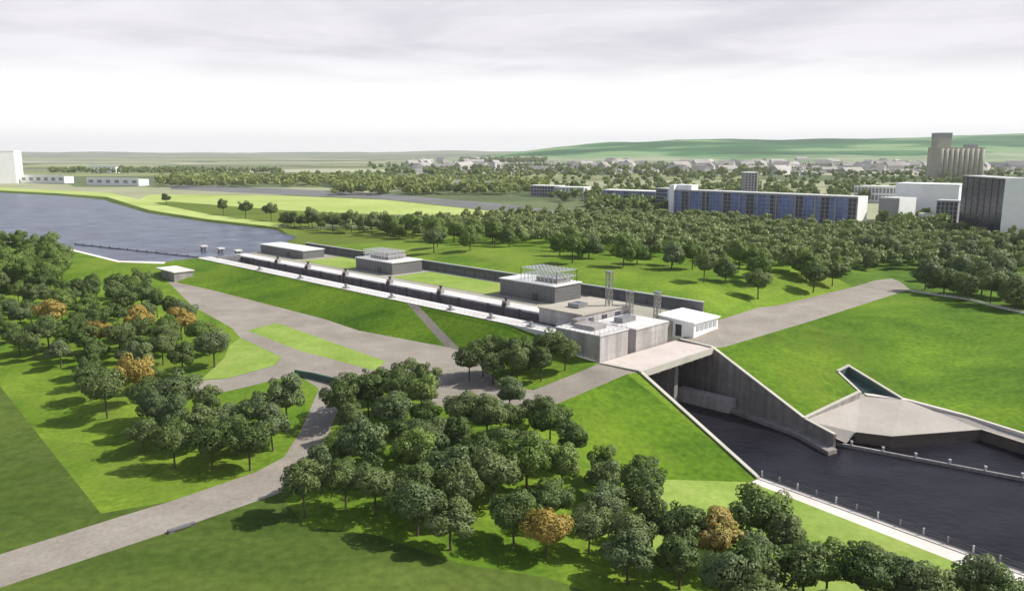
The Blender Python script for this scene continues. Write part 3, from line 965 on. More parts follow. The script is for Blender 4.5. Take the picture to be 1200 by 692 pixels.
# low wall between the far wing wall and the trench
wall_run('retaining_wall', [WR1 + Vector((0, 0, .3)), P(1008, 462, -2) + Vector((0, 0, .6))], -5, .5, 1, 'low pale retaining wall between the wing wall and the sunken stair', M['concrete'], M['cap'], .25)
st = thing('sunken_stair', T1, 'sunken stair trench with pale edges and dark green walls cut into the mound', 'stair trench')
mb = MB()
for a, b, s_ in ((T1, T4, 1), (T2, T3, -1), (T1, T2, -1)):
    d = (b - a); d.z = 0; d.normalize()
    nn = Vector((-d.y, d.x, 0)) * s_ * .5
    for p in (a, b):
        pass
    lo = lambda p: Vector((p.x, p.y, -4.5))
    mb.hexa([lo(a), lo(b), lo(b + nn), lo(a + nn), a, b, b + nn, a + nn])
mb.build('wall', M['teal'], st)
mb = MB()
for a, b, s_ in ((T1, T4, 1), (T2, T3, -1), (T1, T2, -1)):
    d = (b - a); d.z = 0; d.normalize()
    nn = Vector((-d.y, d.x, 0)) * s_
    u0, u1 = Vector((0, 0, .01)), Vector((0, 0, .35))
    a0, b0, a1, b1 = a - nn * .1, b - nn * .1, a + nn * .7, b + nn * .7
    mb.hexa([a0 + u0, b0 + u0, b1 + u0, a1 + u0, a0 + u1, b0 + u1, b1 + u1, a1 + u1])
mb.build('cap', M['cap'], st)
mb = MB()
for k in range(16):
    f0, f1 = k / 16, (k + 1) / 16
    zt = .2 - 3.4 * (k + 1) / 16
    q = [T1.lerp(T4, f0), T1.lerp(T4, f1), T2.lerp(T3, f1), T2.lerp(T3, f0)]
    mb.hexa([Vector((p.x, p.y, -4.5)) for p in q] + [Vector((p.x, p.y, zt)) for p in q])
mb.build('stair', M['teal'], st)

# railing in the water along the near quay
rq = thing('quay_railing', WL1, 'long dark railing with posts along the edge of the near quay', 'railing')
ra = WL1 - qo * .8 + Vector((0, 0, .2))
mb = MB()
for z_ in (0, .5, 1.0):
    mb.bar(ra + Vector((0, 0, z_)), ra + qe * 96 + Vector((0, 0, z_)), .10)
mb.bar(ra - Vector((0, 0, .45)), ra + qe * 96 - Vector((0, 0, .45)), .9, .35)
mb.build('rail', M['darksteel'], rq)
for k in range(25):
    p = ra + qe * (k * 4)
    mb = MB(); mb.tube([p - Vector((0, 0, 1.9)), p + Vector((0, 0, 1.2))], [.16, .16], 7); mb.build('post', M['steel'] if k % 2 else M['palesteel'], rq)
# guide wall with bollards in the middle of the canal
g0, g1 = P(979, 518, CW + .6), P(1200, 560, CW + .6)
gd = (g1 - g0).normalized()
gw = thing('guide_wall', g0, 'thin grey guide wall running out into the canal from the far wing wall', 'guide wall')
mb = MB(); mb.bar(g0 - gd * .5 + Vector((0, 0, -.6)), g0 + gd * 90 + Vector((0, 0, -.6)), .6, 1.4); mb.build('wall', M['concrete'], gw)
for k in range(9):
    p = g0 + gd * (3.5 + k * 6.6)
    o = thing('guide_bollard', p, ['pale bollard on the guide wall closest to the wing wall', 'second pale bollard out from the wing wall on the guide wall', 'third pale bollard out from the wing wall on the guide wall', 'fourth pale bollard out from the wing wall on the guide wall', 'fifth pale bollard out from the wing wall on the guide wall', 'sixth pale bollard out from the wing wall on the guide wall', 'seventh pale bollard out from the wing wall on the guide wall', 'eighth pale bollard out from the wing wall on the guide wall', 'ninth pale bollard out from the wing wall on the guide wall'][k], 'bollard', 'bollards on the canal guide wall')
    mb = MB(); mb.tube([p + Vector((0, 0, .1)), p + Vector((0, 0, .75)), p + Vector((0, 0, .8)), p + Vector((0, 0, 1.1))], [.22, .2, .34, .3], 8); mb.build('bollard_post', M['palesteel'], o)

# fence on the crest of the green mound
fe = thing('crest_fence', crest_e[0], 'low pale fence along the crest of the green mound below the trees', 'fence')
mbp, mbr = MB(), MB()
cp_ = [Vector(p) for p in crest_e[:4]]
for a, b in zip(cp_[:-1], cp_[1:]):
    n_ = max(2, int((b - a).length / 3))
    for k in range(n_):
        p = a.lerp(b, k / n_)
        mbp = MB(); mbp.bar(p - Vector((0, 0, .3)), p + Vector((0, 0, 1.1)), .16); mbp.build('post', M['palesteel'], fe)
    mbr.bar(a + Vector((0, 0, .35)), b + Vector((0, 0, .35)), .3, .5)
    mbr.bar(a + Vector((0, 0, .95)), b + Vector((0, 0, .95)), .1)
mbr.build('rail', M['quay'], fe)
# culverts
cv = thing('culvert_headwall', P(215, 622, 0), 'small dark culvert opening at the edge of the access road', 'culvert')
c = P(212, 620, 0)
rd = (P(328, 577, .8) - P(0, 688, 0)); rd.z = 0; rd.normalize(); rn = Vector((rd.y, -rd.x, 0))
f2 = lambda a, b, z: c + rd * a + rn * b + Vector((0, 0, z))
mb = MB(); mb.box(-2.2, -1.4, .1, .9, -1, .75, f2); mb.box(1.4, 2.2, .1, .9, -1, .75, f2); mb.box(-2.2, 2.2, .1, .9, .5, .76, f2); mb.build('headwall', M['clad'], cv)
mb = MB(); mb.box(-1.4, 1.4, .15, .6, -1, .5, f2); mb.build('opening', M['darksteel'], cv)  # solid dark block: the shade inside the culvert put into its colour
pw = thing('pond_wall', P(372, 452, 5), 'green grey retaining wall curving round the end of the gravel yard', 'wall')
mb = MB(); q = px([(345, 440, 5.1), (368, 444, 5.05), (392, 450, 5), (405, 457, 4.9)])
for a, b in zip(q[:-1], q[1:]):
    d = (b - a).normalized(); nn = Vector((-d.y, d.x, 0)) * .5
    u0, u1 = Vector((0, 0, -1.2)), Vector((0, 0, 1.5))
    mb.hexa([a + u0, b + u0, b + nn + u0, a + nn + u0, a + u1, b + u1, b + nn + u1, a + nn + u1])
mb.build('wall', M['teal'], pw)

# ---------------------------------------------------------------- distant buildings
def bframe(pl, pr):
    d = (pr - pl); d.z = 0
    L_ = d.length
    d.normalize()
    n = Vector((-d.y, d.x, 0))
    return L_, (lambda a, b, z: pl + d * a + n * b + Vector((0, 0, z)))


FOOT = []


def block(name, pl, pr, h, depth, label, cat, wall, roof, bays=0, rows=0, pane=None, group=None, winh=.62, winw=.7, endwall=None):
    """facade from pl to pr (ground points), windows on the facade"""
    L_, fr = bframe(pl, pr)
    o = thing(name, fr(L_ / 2, depth / 2, 0), label, cat, group)
    FOOT.append([fr(-5, -5, 0), fr(L_ + 5, -5, 0), fr(L_ + 5, depth + 5, 0), fr(-5, depth + 5, 0)])
    mb = MB(); mb.box(0, L_, 0, depth, -2, h, fr); mb.build('wall', wall, o)
    mb = MB(); mb.box(-.4, L_ + .4, -.4, depth + .4, h, h + .7, fr); mb.build('roof', roof, o)
    if endwall:
        mb = MB(); mb.box(L_, L_ + .5, -.8, depth + .45, -2, h + .72, fr); mb.build('end_wall', endwall, o)
    if bays:
        for i in range(bays):
            a0 = L_ * (i + (1 - winw) / 2) / bays
            a1 = L_ * (i + (1 + winw) / 2) / bays
            mb = MB(); mb.box(a0, a1, -.12, .05, .6, h - .6, fr)
            pm_ = pane
            if pane is M['bluepane']:
                pm_ = M[('bluepane', 'bluepane', 'darkpane', 'skypane')[(i * 7 + i // 3) % 4]]
            mb.build('window', pm_, o)
        for j in range(rows + 1):
            z0 = .3 + (h - .9) * j / rows
            mb = MB(); mb.box(0, L_, -.30, -.123, z0, z0 + (1 - winh) * h / rows * .7, fr); mb.build('floor_band', wall if wall is not M['bluepane'] else M['greywall'], o)
    return o


BG = 'office and apartment blocks behind the wood'
pl, pr = P(790, 250, 10), P(1003, 264, 10)
o = block('office_block', pl, pr, 19.0, 15, 'long blue glazed office block with white end walls behind the wood', 'office block', M['greywall'], M['roofgrey'], 46, 6, M['bluepane'], BG, .86, .84, M['whitewall'])
L_, fr = bframe(pl, pr)
mb = MB(); mb.box(-5, -.1, -1.5, 16, -2, 23.5, fr); mb.build('stair_tower', M['whitewall'], o)
mb = MB(); mb.box(0, 14, 3, 12, 19.7, 23.5, fr); mb.build('penthouse', M['whitewall'], o)
for k in range(0, 11):
    mb = MB(); mb.box(L_ * k / 10 - .5, L_ * k / 10 + .5, -.8, -.13, 0, 19.6, fr); mb.build('fin', M['greywall'], o)
block('office_block', P(768, 247, 10), P(781, 248, 10), 19, 24, 'short blue office wing beside the white stair tower', 'office block', M['bluepane'], M['roofgrey'], 4, 6, M['darkpane'], BG, .6, .8)
block('apartment_tower', P(1122, 272, 10), P(1172, 284, 10), 35, 13, 'dark purple apartment tower with a bright white end wall', 'apartment tower', M['towerwall'], M['roofgrey'], 7, 11, M['darkpane'], BG, .93, .8, M['whitewall'])
block('apartment_tower', P(1095, 267, 10), P(1120, 268.5, 10), 18, 10, 'lower dark apartment block tucked against the purple tower', 'apartment block', M['greywall'], M['roofgrey'], 5, 6, M['darkpane'], BG, .8, .7)
block('office_block', P(1028, 262, 10), P(1052, 264, 10), 18, 18, 'grey block with narrow windows beside the blue office block', 'office block', M['greywall'], M['roofgrey'], 7, 6, M['steel'], BG, .7, .45, M['whitewall'])
block('warehouse', P(1046, 259, 10), P(1120, 263, 10), 27, 24, 'large blank white hall between the blue block and the purple tower', 'hall', M['whitewall'], M['whitewall'], 0, 0, None, BG)
block('warehouse', P(1000, 236, 10), P(1050, 238, 10), 15, 30, 'long white roofed hall behind the blue office block', 'hall', M['whitewall'], M['whitewall'], 12, 2, M['greywall'], BG)
block('warehouse', P(1075, 267, 10), P(1094, 268, 10), 9, 8, 'small white annexe in front of the blank white hall', 'annexe', M['whitewall'], M['roofgrey'], 4, 2, M['greywall'], BG)
block('apartment_tower', P(872, 236, 10), P(886, 236, 10), 29, 14, 'slim pale tower rising behind the blue office block', 'tower block', M['greywall'], M['whitewall'], 4, 10, M['darkpane'], BG, .5, .5, M['whitewall'])  # grey facade, white end: shaded and sunlit sides put into the wall colours
block('office_block', P(706, 240, 10), P(768, 243, 10), 14, 14, 'low grey blue office building left of the white stair tower', 'office block', M['greywall'], M['whitewall'], 20, 4, M['bluepane'], BG, .7, .7)
block('warehouse', P(650, 231, 10), P(684, 232, 10), 11, 18, 'bright white shed at the edge of the wood', 'shed', M['whitewall'], M['whitewall'], 8, 2, M['greywall'], BG)
block('office_block', P(622, 230, 10), P(655, 231, 10), 12, 14, 'low dark building with a white roof beside the bright shed', 'office block', M['greywall'], M['whitewall'], 10, 3, M['darkpane'], BG)
pl, pr = P(1097, 209, 10), P(1151, 209, 10)
o = block('grain_silo', pl, pr, 58, 40, 'huge beige silo block with a dark tower rising over the town', 'silo', M['beige'], M['beige'], 0, 0, None, BG)
L_, fr = bframe(pl, pr)
mb = MB(); mb.box(0, 26, 6, 30, 58.7, 84, fr); tw = mb.build('head_tower', M['beige'], o)
mb = MB(); mb.box(-.5, 26.5, 5.5, 30.5, 76, 86, fr); mb.build('tower_cap', M['greywall'], tw)
mb = MB()
for k in range(9):
    mb.tube([fr(5.5 + k * (L_ - 11) / 8, 0, -1), fr(5.5 + k * (L_ - 11) / 8, 0, 56)], [4.6, 4.6], 14)
mb.build('silo_tube', M['beige'], o, True)
mb = MB(); mb.box(60, 80, 10, 25, 58.7, 64, fr); mb.build('roof_house', M['greywall'], o)
block('warehouse', P(-60, 216, 10), P(20, 215, 10), 51, 60, 'tall blank white block on the far bank of the reservoir', 'white block', M['whitewall'], M['whitewall'], 0, 0, None, 'white sheds beyond the reservoir')
for (u0, v0, u1, v1, h, l) in [(102, 217, 163, 218, 9, 'long low white shed on the far bank of the reservoir'), (24, 214.5, 76, 215, 10, 'pale shed beside the tall white block'), (106, 203, 136, 203, 14, 'small white shed far behind the long low one'), (556, 222, 580, 222.5, 9, 'small white house among the far trees'), (525, 221, 538, 221, 9, 'tiny white house in front of the dark far trees')]:
    block('shed', P(u0, v0, 10), P(u1, v1, 10), h, 20, l, 'shed', M['whitewall'], M['whitewall'], 6, 1, M['greywall'], 'white sheds beyond the reservoir', .4, .5)

# distant town, read as one mass
mb = MB()
for k in range(2600):
    u = random.uniform(480, 1330)
    v = random.choice([random.uniform(186, 200), random.uniform(186, 203), random.uniform(188, 206)])
    if u < 620 and v > 206:
        continue
    p = P(u, v, 10)
    w, d, h = random.uniform(7, 14), random.uniform(6, 9), random.uniform(3, 6)
    if random.random() < .05:
        w, d, h = random.uniform(30, 70), random.uniform(14, 30), random.uniform(8, 18)
    a = random.uniform(0, 3.14)
    ca, sa = math.cos(a), math.sin(a)
    f3 = lambda x, y, z: p + Vector((x * ca - y * sa, x * sa + y * ca, z))
    mb.cur = 0
    mb.box(-w / 2, w / 2, -d / 2, d / 2, -1, h, f3)
    mb.cur = 1
    mb.add([f3(-w / 2 - .4, -d / 2 - .4, h), f3(w / 2 + .4, -d / 2 - .4, h), f3(w / 2 + .4, d / 2 + .4, h), f3(-w / 2 - .4, d / 2 + .4, h), f3(-w / 2, 0, h + d * .4), f3(w / 2, 0, h + d * .4)], [(0, 1, 5, 4), (2, 3, 4, 5), (0, 4, 3), (1, 2, 5)])
tag(mb.build('distant_town', [M['towngrey'], M['townroof']], recalc=False), 'hazy sprawl of small pale houses between the wood and the hills', 'town', None, 'stuff')

# hills
def ridge(name, prof, d0, d1, d2, label, m=None):
    from mathutils import noise
    mb = MB()
    nx, ny = 120, 22
    u0, u1 = prof[0][0], prof[-1][0]
    for i in range(nx + 1):
        u = u0 + (u1 - u0) * i / nx
        for (ua, va), (ub, vb) in zip(prof[:-1], prof[1:]):
            if ua <= u <= ub:
                v = va + (vb - va) * (u - ua) / (ub - ua)
        top = CAMH + (178 - v) / FPX * d1
        for j in range(ny + 1):
            f = j / ny
            if f < .6:
                g = f / .6
                d = d0 + (d1 - d0) * g
                h = 10 + (top - 10) * (g * g * (3 - 2 * g))
            else:
                g = (f - .6) / .4
                d = d1 + (d2 - d1) * g
                h = top * (1 - g * .5)
            x = (u - 600) / FPX * d
            h += (noise.fractal((x * .0012, d * .0012, 3), 1, 2, 5) * 16) * min(1, f * 2.5)
            mb.v.append((x, d, h - (2 if j == 0 else 0)))
    for i in range(nx):
        for j in range(ny):
            a = i * (ny + 1) + j
            mb.f.append((a, a + ny + 1, a + ny + 2, a + 1)); mb.mi.append(0)
    struct(mb.build(name, m or M['hill'], None, True, recalc=False), label, 'hills')


ridge('hills', [(560, 184), (640, 174.5), (720, 167), (800, 164.5), (900, 164), (1000, 163), (1100, 160), (1200, 157), (1400, 154), (1700, 158), (2100, 176)], 4200, 6000, 9000, 'long green wooded hills on the horizon behind the town')
ridge('foothills', [(480, 186), (600, 183), (700, 184), (780, 181), (860, 184), (960, 180), (1060, 183), (1160, 178), (1260, 176), (1500, 184)], 3900, 4600, 5600, 'pale green swelling fields at the foot of the wooded hills', mat('foothill_fields', (.09, .19, .06), .95, scale=.0022, col2=(.34, .36, .24), fine=.1, fscale=.004, spec=.1, stretch=((.5, 2, 1), R(6))))
ridge('low_hills', [(-700, 178), (-200, 178.5), (100, 178), (250, 179), (400, 178.3), (560, 177), (680, 177.5), (800, 180)], 7500, 9500, 12500, 'low pale hills along the horizon beyond the plain', mat('faded_hill_fields', (.10, .13, .08), .95, scale=.0012, col2=(.24, .26, .17), fine=.1, fscale=.004, spec=.1, stretch=((.5, 2, 1), 0)))

# ---------------------------------------------------------------- trees
def rnd_unit(rg):
    while True:
        v = Vector((rg.uniform(-1, 1), rg.uniform(-1, 1), rg.uniform(-1, 1)))
        if .05 < v.length < 1:
            return v.normalized()


def crown_geo(rg, H, Rr, n, size, zc=.62, zr=.36, nb=15):
    """many leaf sprays over a cluster of boughs"""
    blobs = []
    for i in range(nb):
        d = rnd_unit(rg)
        k = rg.uniform(.35, 1.0) ** .6 * .9
        rad = rg.uniform(.20, .36) * Rr
        if d.z < -.5:
            d.z *= .5
        blobs.append((Vector((d.x * Rr * k, d.y * Rr * k, zc * H + d.z * zr * H * k)), rad))
    blobs.append((Vector((0, 0, zc * H)), Rr * .6))
    vs, fs, ns = [], [], []
    tot = sum(b[1] ** 2 for b in blobs)
    for c, r in blobs:
        m = int(n * r * r / tot)
        cnt = 0
        guard = 0
        while cnt < m and guard < m * 6:
            guard += 1
            d = rnd_unit(rg)
            p = c + Vector((d.x * r, d.y * r, d.z * r * .85)) * rg.uniform(.82, 1.08)
            if any((p - c2).length < r2 * .72 for c2, r2 in blobs if c2 is not c):
                continue
            nn = (d * .9 + rnd_unit(rg) * .55 + Vector((0, 0, .2))).normalized()
            a = nn.cross(rnd_unit(rg))
            if a.length < .1:
                continue
            a.normalize()
            b = nn.cross(a)
            b.normalize()
            s1 = size * rg.uniform(.6, 1.3)
            s2 = s1 * rg.uniform(.45, .8)
            o = len(vs)
            sn = (d * .7 + (p - Vector((0, 0, zc * H - 1))).normalized() * .6 + rnd_unit(rg) * .5).normalized()
            ns.append(sn)
            vs += [p - a * s1 * .5, p - b * s2 * .5 + nn * s1 * .08, p + a * s1 * .5, p + b * s2 * .5 + nn * s1 * .08]
            fs.append((o, o + 1, o + 2, o + 3))
            cnt += 1
    return vs, fs, blobs, ns


def trunk_geo(rg, H, blobs, r0=.19):
    mb = MB()
    top = Vector((rg.uniform(-.3, .3), rg.uniform(-.3, .3), H * .72))
    mid = Vector((rg.uniform(-.15, .15), rg.uniform(-.15, .15), H * .34))
    mb.tube([Vector((0, 0, -.4)), Vector((0, 0, .25)), mid, top], [r0 * 1.5, r0 * 1.05, r0 * .85, r0 * .25], 8)
    for c, r in blobs[:9]:
        st_ = mid.lerp(top, rg.uniform(0, .5))
        m = st_.lerp(c, .5) + Vector((0, 0, -.2))
        mb.tube([st_, m, c], [r0 * .5, r0 * .35, r0 * .12], 5, False)
    return mb


def mesh_of(name, vs, fs, m, ns=None):
    me = bpy.data.meshes.new(name)
    me.from_pydata([tuple(v) for v in vs], [], fs)
    me.materials.append(m)
    me.update()
    if ns:
        me.polygons.foreach_set('use_smooth', [True] * len(me.polygons))
        me.normals_split_custom_set([tuple(n) for n in ns for _ in range(4)])
    return me


VAR = []
specs = [(9.8, 4.0, .62, .37), (9.4, 4.3, .63, .34), (10.4, 3.8, .61, .39), (9.0, 3.7, .62, .36), (10.0, 4.4, .62, .36), (8.6, 3.5, .62, .35), (10.6, 3.5, .58, .41), (9.2, 4.6, .64, .31), (9.6, 4.5, .48, .49), (10.4, 4.2, .48, .49), (8.4, 4.3, .48, .49)]
rg = random.Random(11)
for (H_, R_, zc, zr) in specs:
    vs, fs, bl, ns = crown_geo(rg, H_, R_ * .94, 7000, .40, zc, zr, rg.randint(30, 40))
    tm = trunk_geo(rg, H_, bl)
    tme = mesh_of('trunk', tm.v, tm.f, M['bark'])
    VAR.append((H_, {k: mesh_of('crown', vs, fs, M['leaf_' + k], ns) for k in ('dark', 'grey', 'fresh', 'orange')}, tme))

placed = []
NTREE = [0]


def tree(p, kind, label, group, scale=1.0, var=None):
    v = VAR[var if var is not None else (random.choice((8, 9, 10, 4)) if group in (GR, GE) else random.randrange(8))]
    o = bpy.data.objects.new('deciduous_tree', None)
    COL.objects.link(o)
    o.location = p
    sx = scale * random.uniform(.9, 1.12)
    o.scale = (sx, sx, scale * random.uniform(.9, 1.12))
    o.rotation_euler = (0, 0, random.uniform(0, 6.28))
    tag(o, label, 'tree', group)
    t = bpy.data.objects.new('trunk', v[2]); COL.objects.link(t); t.parent = o
    c = bpy.data.objects.new('crown', v[1][kind]); COL.objects.link(c); c.parent = o
    placed.append(Vector((p.x, p.y)))
    NTREE[0] += 1
    return o


def free(p, dmin):
    q = Vector((p.x, p.y))
    return all((q - r).length > dmin for r in placed)


def blocked(p):
    """keep trunks off roads, water and concrete"""
    x, y = p.x, p.y
    for poly in (lock_hole, canal_hole, res_hole, road_main, road_east, quay_poly):
        if inpoly(x, y, poly):
            return True
    return False


ORD = ['first', 'second', 'third', 'fourth', 'fifth', 'sixth', 'seventh', 'eighth', 'ninth', 'tenth', 'eleventh', 'twelfth', 'thirteenth', 'fourteenth', 'fifteenth', 'sixteenth', 'seventeenth', 'eighteenth', 'nineteenth', 'twentieth', 'twenty-first', 'twenty-second', 'twenty-third', 'twenty-fourth', 'twenty-fifth', 'twenty-sixth']
GL = 'trees of the grove between the dark meadow and the gravel yard'
GF = 'trees of the grove between the access road and the canal'
GR = 'trees of the wood behind the lock'
GE = 'trees at the end of the bridge road'


def at(u, v, kind, label, group, scale=1.0, var=None):
    p = ground_px(u, v)
    if p is not None:
        return tree(p, kind, label, group, scale, var)


# autumn trees and other single ones
at(60, 392, 'orange', 'ochre autumn tree nearest the dark meadow in the grove by the yard', GL, 1.2)
at(118, 412, 'orange', 'rounded orange autumn tree in the middle of the grove by the yard', GL, .95)
at(163, 398, 'orange', 'tan autumn tree behind the middle of the grove by the yard', GL, 1.2)
at(213, 398, 'orange', 'brown orange tree at the gravel edge of the grove by the yard', GL, 1.15)
at(160, 472, 'orange', 'broad golden autumn tree at the narrow waist of the grove by the yard', GL, 1.15)
at(640, 652, 'orange', 'bright golden tree standing alone among the dark trees of the near grove', GF, 1.0)
at(838, 668, 'orange', 'golden brown tree close to the canal quay', GF, 1.1)
at(597, 488, 'grey', 'single pale grey green tree on the verge of the bridge road', GF, .95)
row = [(205, 548), (249, 549), (293, 551)]
for i, (u, v) in enumerate(row):
    at(u, v, 'dark', 'small round tree with bare trunk, %s from the meadow fronting the yard grove' % ORD[i], GL, .95)
for i, (u, v, k_, sc_) in enumerate(sorted([(357, 606, 'dark', 1.05), (440, 604, 'dark', 1), (528, 644, 'dark', 1.05), (602, 640, 'dark', 1), (690, 648, 'dark', .9), (735, 684, 'grey', 1.05), (764, 640, 'dark', .95), (796, 690, 'dark', .95), (852, 722, 'grey', 1), (884, 712, 'dark', 1.15), (920, 678, 'dark', 1.1), (940, 712, 'dark', 1.05), (968, 702, 'fresh', 1.1),
        (1012, 718, 'dark', 1.05), (1054, 722, 'grey', 1.1), (1092, 742, 'dark', 1.05), (1142, 736, 'grey', 1.1), (1178, 756, 'dark', 1.1)])):
    at(u, v, k_, 'round tree with visible trunk, %s along the meadow edge from the access road' % ORD[i], GF, sc_)
for i, (u, v) in enumerate([(550, 446), (578, 450), (606, 448), (634, 446), (662, 434), (588, 436), (620, 432), (645, 428), (566, 440), (600, 440)]):
    at(u, v, 'dark', 'dense dark tree in the clump below the lock embankment, %s from the yard' % ORD[i], 'trees in the clump at the foot of the lock embankment', random.uniform(.9, 1.05))
for i, (u, v) in enumerate([(400, 500), (432, 488), (470, 484), (502, 474), (444, 470), (478, 468), (418, 482)]):
    at(u, v, 'dark', 'round tree on the lawn between the gravel tracks, %s from the access road' % ORD[i], 'trees on the lawn between the gravel tracks', random.uniform(.9, 1.05))


def grove(poly, n, dmin, kinds, labels, group, smin=.8, smax=1.16, limit=999):
    us = [p[0] for p in poly]; vs = [p[1] for p in poly]
    c = 0
    for k in range(n):
        if c >= limit:
            break
        u, v = random.uniform(min(us), max(us)), random.uniform(min(vs), max(vs))
        if not inpoly(u, v, poly):
            continue
        p = ground_px(u, v)
        if p is None or blocked(p) or not free(p, dmin * random.uniform(.85, 1.2)):
            continue
        kd = random.choice(kinds)
        tree(p, kd, labels[kd], group, random.uniform(smin, smax))
        c += 1
    return c


cnts = []
for i, (u, v) in enumerate([(-16, 304), (4, 306), (24, 304), (44, 307), (62, 306), (-6, 320), (14, 322), (36, 321), (58, 322), (76, 318)]):
    o = at(u, v, 'fresh', 'tall fresh green tree at the reservoir end of the yard grove, among the highest crowns', GL, 1.0, (0, 2, 6)[i % 3])
    o.scale = (1.25, 1.25, random.uniform(1.25, 1.5))
cnts.append(grove([(-30, 350), (75, 342), (165, 348), (205, 372), (262, 412), (268, 428), (225, 440), (190, 445), (195, 480), (150, 508), (118, 485), (72, 440), (-30, 408)], 6000, 8.3, ['dark', 'dark', 'dark', 'grey', 'fresh'],
                  {'dark': 'dark green tree inside the dense grove beside the gravel yard', 'grey': 'grey green tree inside the dense grove beside the gravel yard', 'fresh': 'fresh green tree inside the dense grove beside the gravel yard'}, GL))
cnts.append(grove([(-60, 320), (60, 318), (75, 330), (60, 345), (-60, 345)], 600, 5.6, ['fresh'], {'fresh': 'tall fresh green tree on the reservoir side of the yard grove'}, GL, 1.1, 1.4))
cnts.append(grove([(148, 508), (195, 490), (260, 500), (335, 496), (350, 515), (335, 530), (300, 546), (250, 545), (200, 544), (160, 532)], 3000, 6.6, ['dark', 'dark', 'grey'],
                  {'dark': 'dark green tree in the front half of the grove by the access road', 'grey': 'grey green tree in the front half of the grove by the access road'}, GL))
cnts.append(grove([(345, 596), (385, 545), (400, 510), (505, 488), (540, 500), (600, 500), (640, 505), (668, 530), (712, 556), (765, 590), (775, 640), (830, 650), (895, 650), (930, 690), (980, 710), (1180, 745), (1100, 790), (900, 760), (740, 690), (640, 650), (530, 640), (440, 612)], 9000, 6.5,
                  ['dark', 'dark', 'dark', 'grey', 'fresh'], {'dark': 'dark green tree inside the near grove beside the canal mound', 'grey': 'grey green tree inside the near grove beside the canal mound', 'fresh': 'fresh green tree inside the near grove beside the canal mound'}, GF))
for i, (u, v) in enumerate([(195, 240), (262, 252), (288, 256), (318, 259), (345, 268), (366, 268), (390, 272), (412, 272), (436, 276), (458, 278), (484, 280), (508, 282), (532, 284), (556, 286), (580, 288)]):
    at(u, v, 'fresh' if i > 8 else 'dark', 'small tree in the row along the dike, %s from the reservoir bank' % ORD[i], 'trees in the row along the dike', 1.4)
cnts.append(grove([(332, 262), (400, 266), (480, 272), (600, 283), (600, 290), (480, 281), (400, 275), (335, 269)], 3000, 6.4, ['dark', 'fresh', 'dark'],
                  {'dark': 'dark green tree in the thick row between the dike trees and the wood', 'fresh': 'fresh green tree in the thick row between the dike trees and the wood'}, GR, .95, 1.2, 26))
cnts.append(grove([(480, 296), (600, 303), (690, 313), (760, 318), (850, 338), (885, 352), (960, 352), (1000, 338), (985, 325), (900, 318), (800, 306), (700, 297), (600, 287), (500, 280), (430, 282)], 5000, 7.6, ['dark', 'fresh', 'fresh', 'grey'],
                  {'dark': 'dark green tree along the front of the wood behind the lock', 'fresh': 'fresh green tree along the front of the wood behind the lock', 'grey': 'grey green tree along the front of the wood behind the lock'}, GR, 1.0, 1.3, 24))
for i, (u, v) in enumerate([(1084, 339), (1106, 344), (1124, 335), (1130, 350), (1150, 345), (1160, 357), (1176, 350), (1190, 363), (1206, 360)]):
    at(u, v, 'dark' if i % 2 else 'grey', 'broad tree directly above the crest fence, %s from the bridge road' % ORD[i], GE, 1.25)
cnts.append(grove([(1005, 318), (1040, 322), (1075, 336), (1130, 345), (1200, 362), (1290, 385), (1290, 300), (1120, 290), (1010, 295)], 7000, 7.4, ['grey', 'dark', 'grey'],
                  {'dark': 'dark green tree in the stand at the end of the bridge road', 'grey': 'grey green tree in the stand at the end of the bridge road'}, GE, 1.05, 1.4, 28))
print('TREES', NTREE[0], cnts)

# far wood: everything beyond the three hundred nearest trees, as one mass
def woodland(name, spots, leafn, m, label, seed, size):
    rg_ = random.Random(seed)
    V_, F_ = [], []
    protos = [crown_geo(rg_, 9.5, 4.2, leafn, size, .55, .42, 9)[:2] for _ in range(5)]
    for p, s in spots:
        vs, fs = protos[rg_.randrange(5)]
        a = rg_.uniform(0, 6.28); ca, sa = math.cos(a) * s, math.sin(a) * s
        sz = s * rg_.uniform(.85, 1.2)
        o = len(V_)
        V_ += [(v.x * ca - v.y * sa + p.x, v.x * sa + v.y * ca + p.y, v.z * sz + p.z) for v in vs]
        F_ += [tuple(i + o for i in f) for f in fs]
    me = bpy.data.meshes.new(name)
    me.from_pydata(V_, [], F_)
    me.materials.append(m)
    o = bpy.data.objects.new(name, me)
    COL.objects.link(o)
    tag(o, label, 'woodland', None, 'stuff')


spots = []
wp = [(335, 266), (480, 264), (600, 256), (700, 254), (790, 258), (900, 268), (1010, 272), (1120, 276), (1290, 280), (1290, 322), (1200, 318), (1010, 316), (985, 325), (900, 318), (800, 306), (700, 297), (600, 287), (500, 280), (430, 276)]
own = []
for k in range(60000):
    u, v = random.uniform(330, 1290), random.uniform(252, 328)
    if not inpoly(u, v, wp):
        continue
    p = ground_px(u, v)
    if p is None or blocked(p) or inpoly(p.x, p.y, lime_poly) or any(inpoly(p.x, p.y, q) for q in FOOT):
        continue
    q = Vector((p.x, p.y))
    if not free(p, 6) or any((q - r).length < 6.9 for r in own):
        continue
    own.append(q)
    spots.append((p, random.uniform(.8, 1.1)))
    if len(spots) > 760:
        break
print('WOOD', len(spots))
woodland('woodland', spots, 620, M['leaf_far'], 'dense mixed green wood between the lock and the office blocks', 5, 1.2)

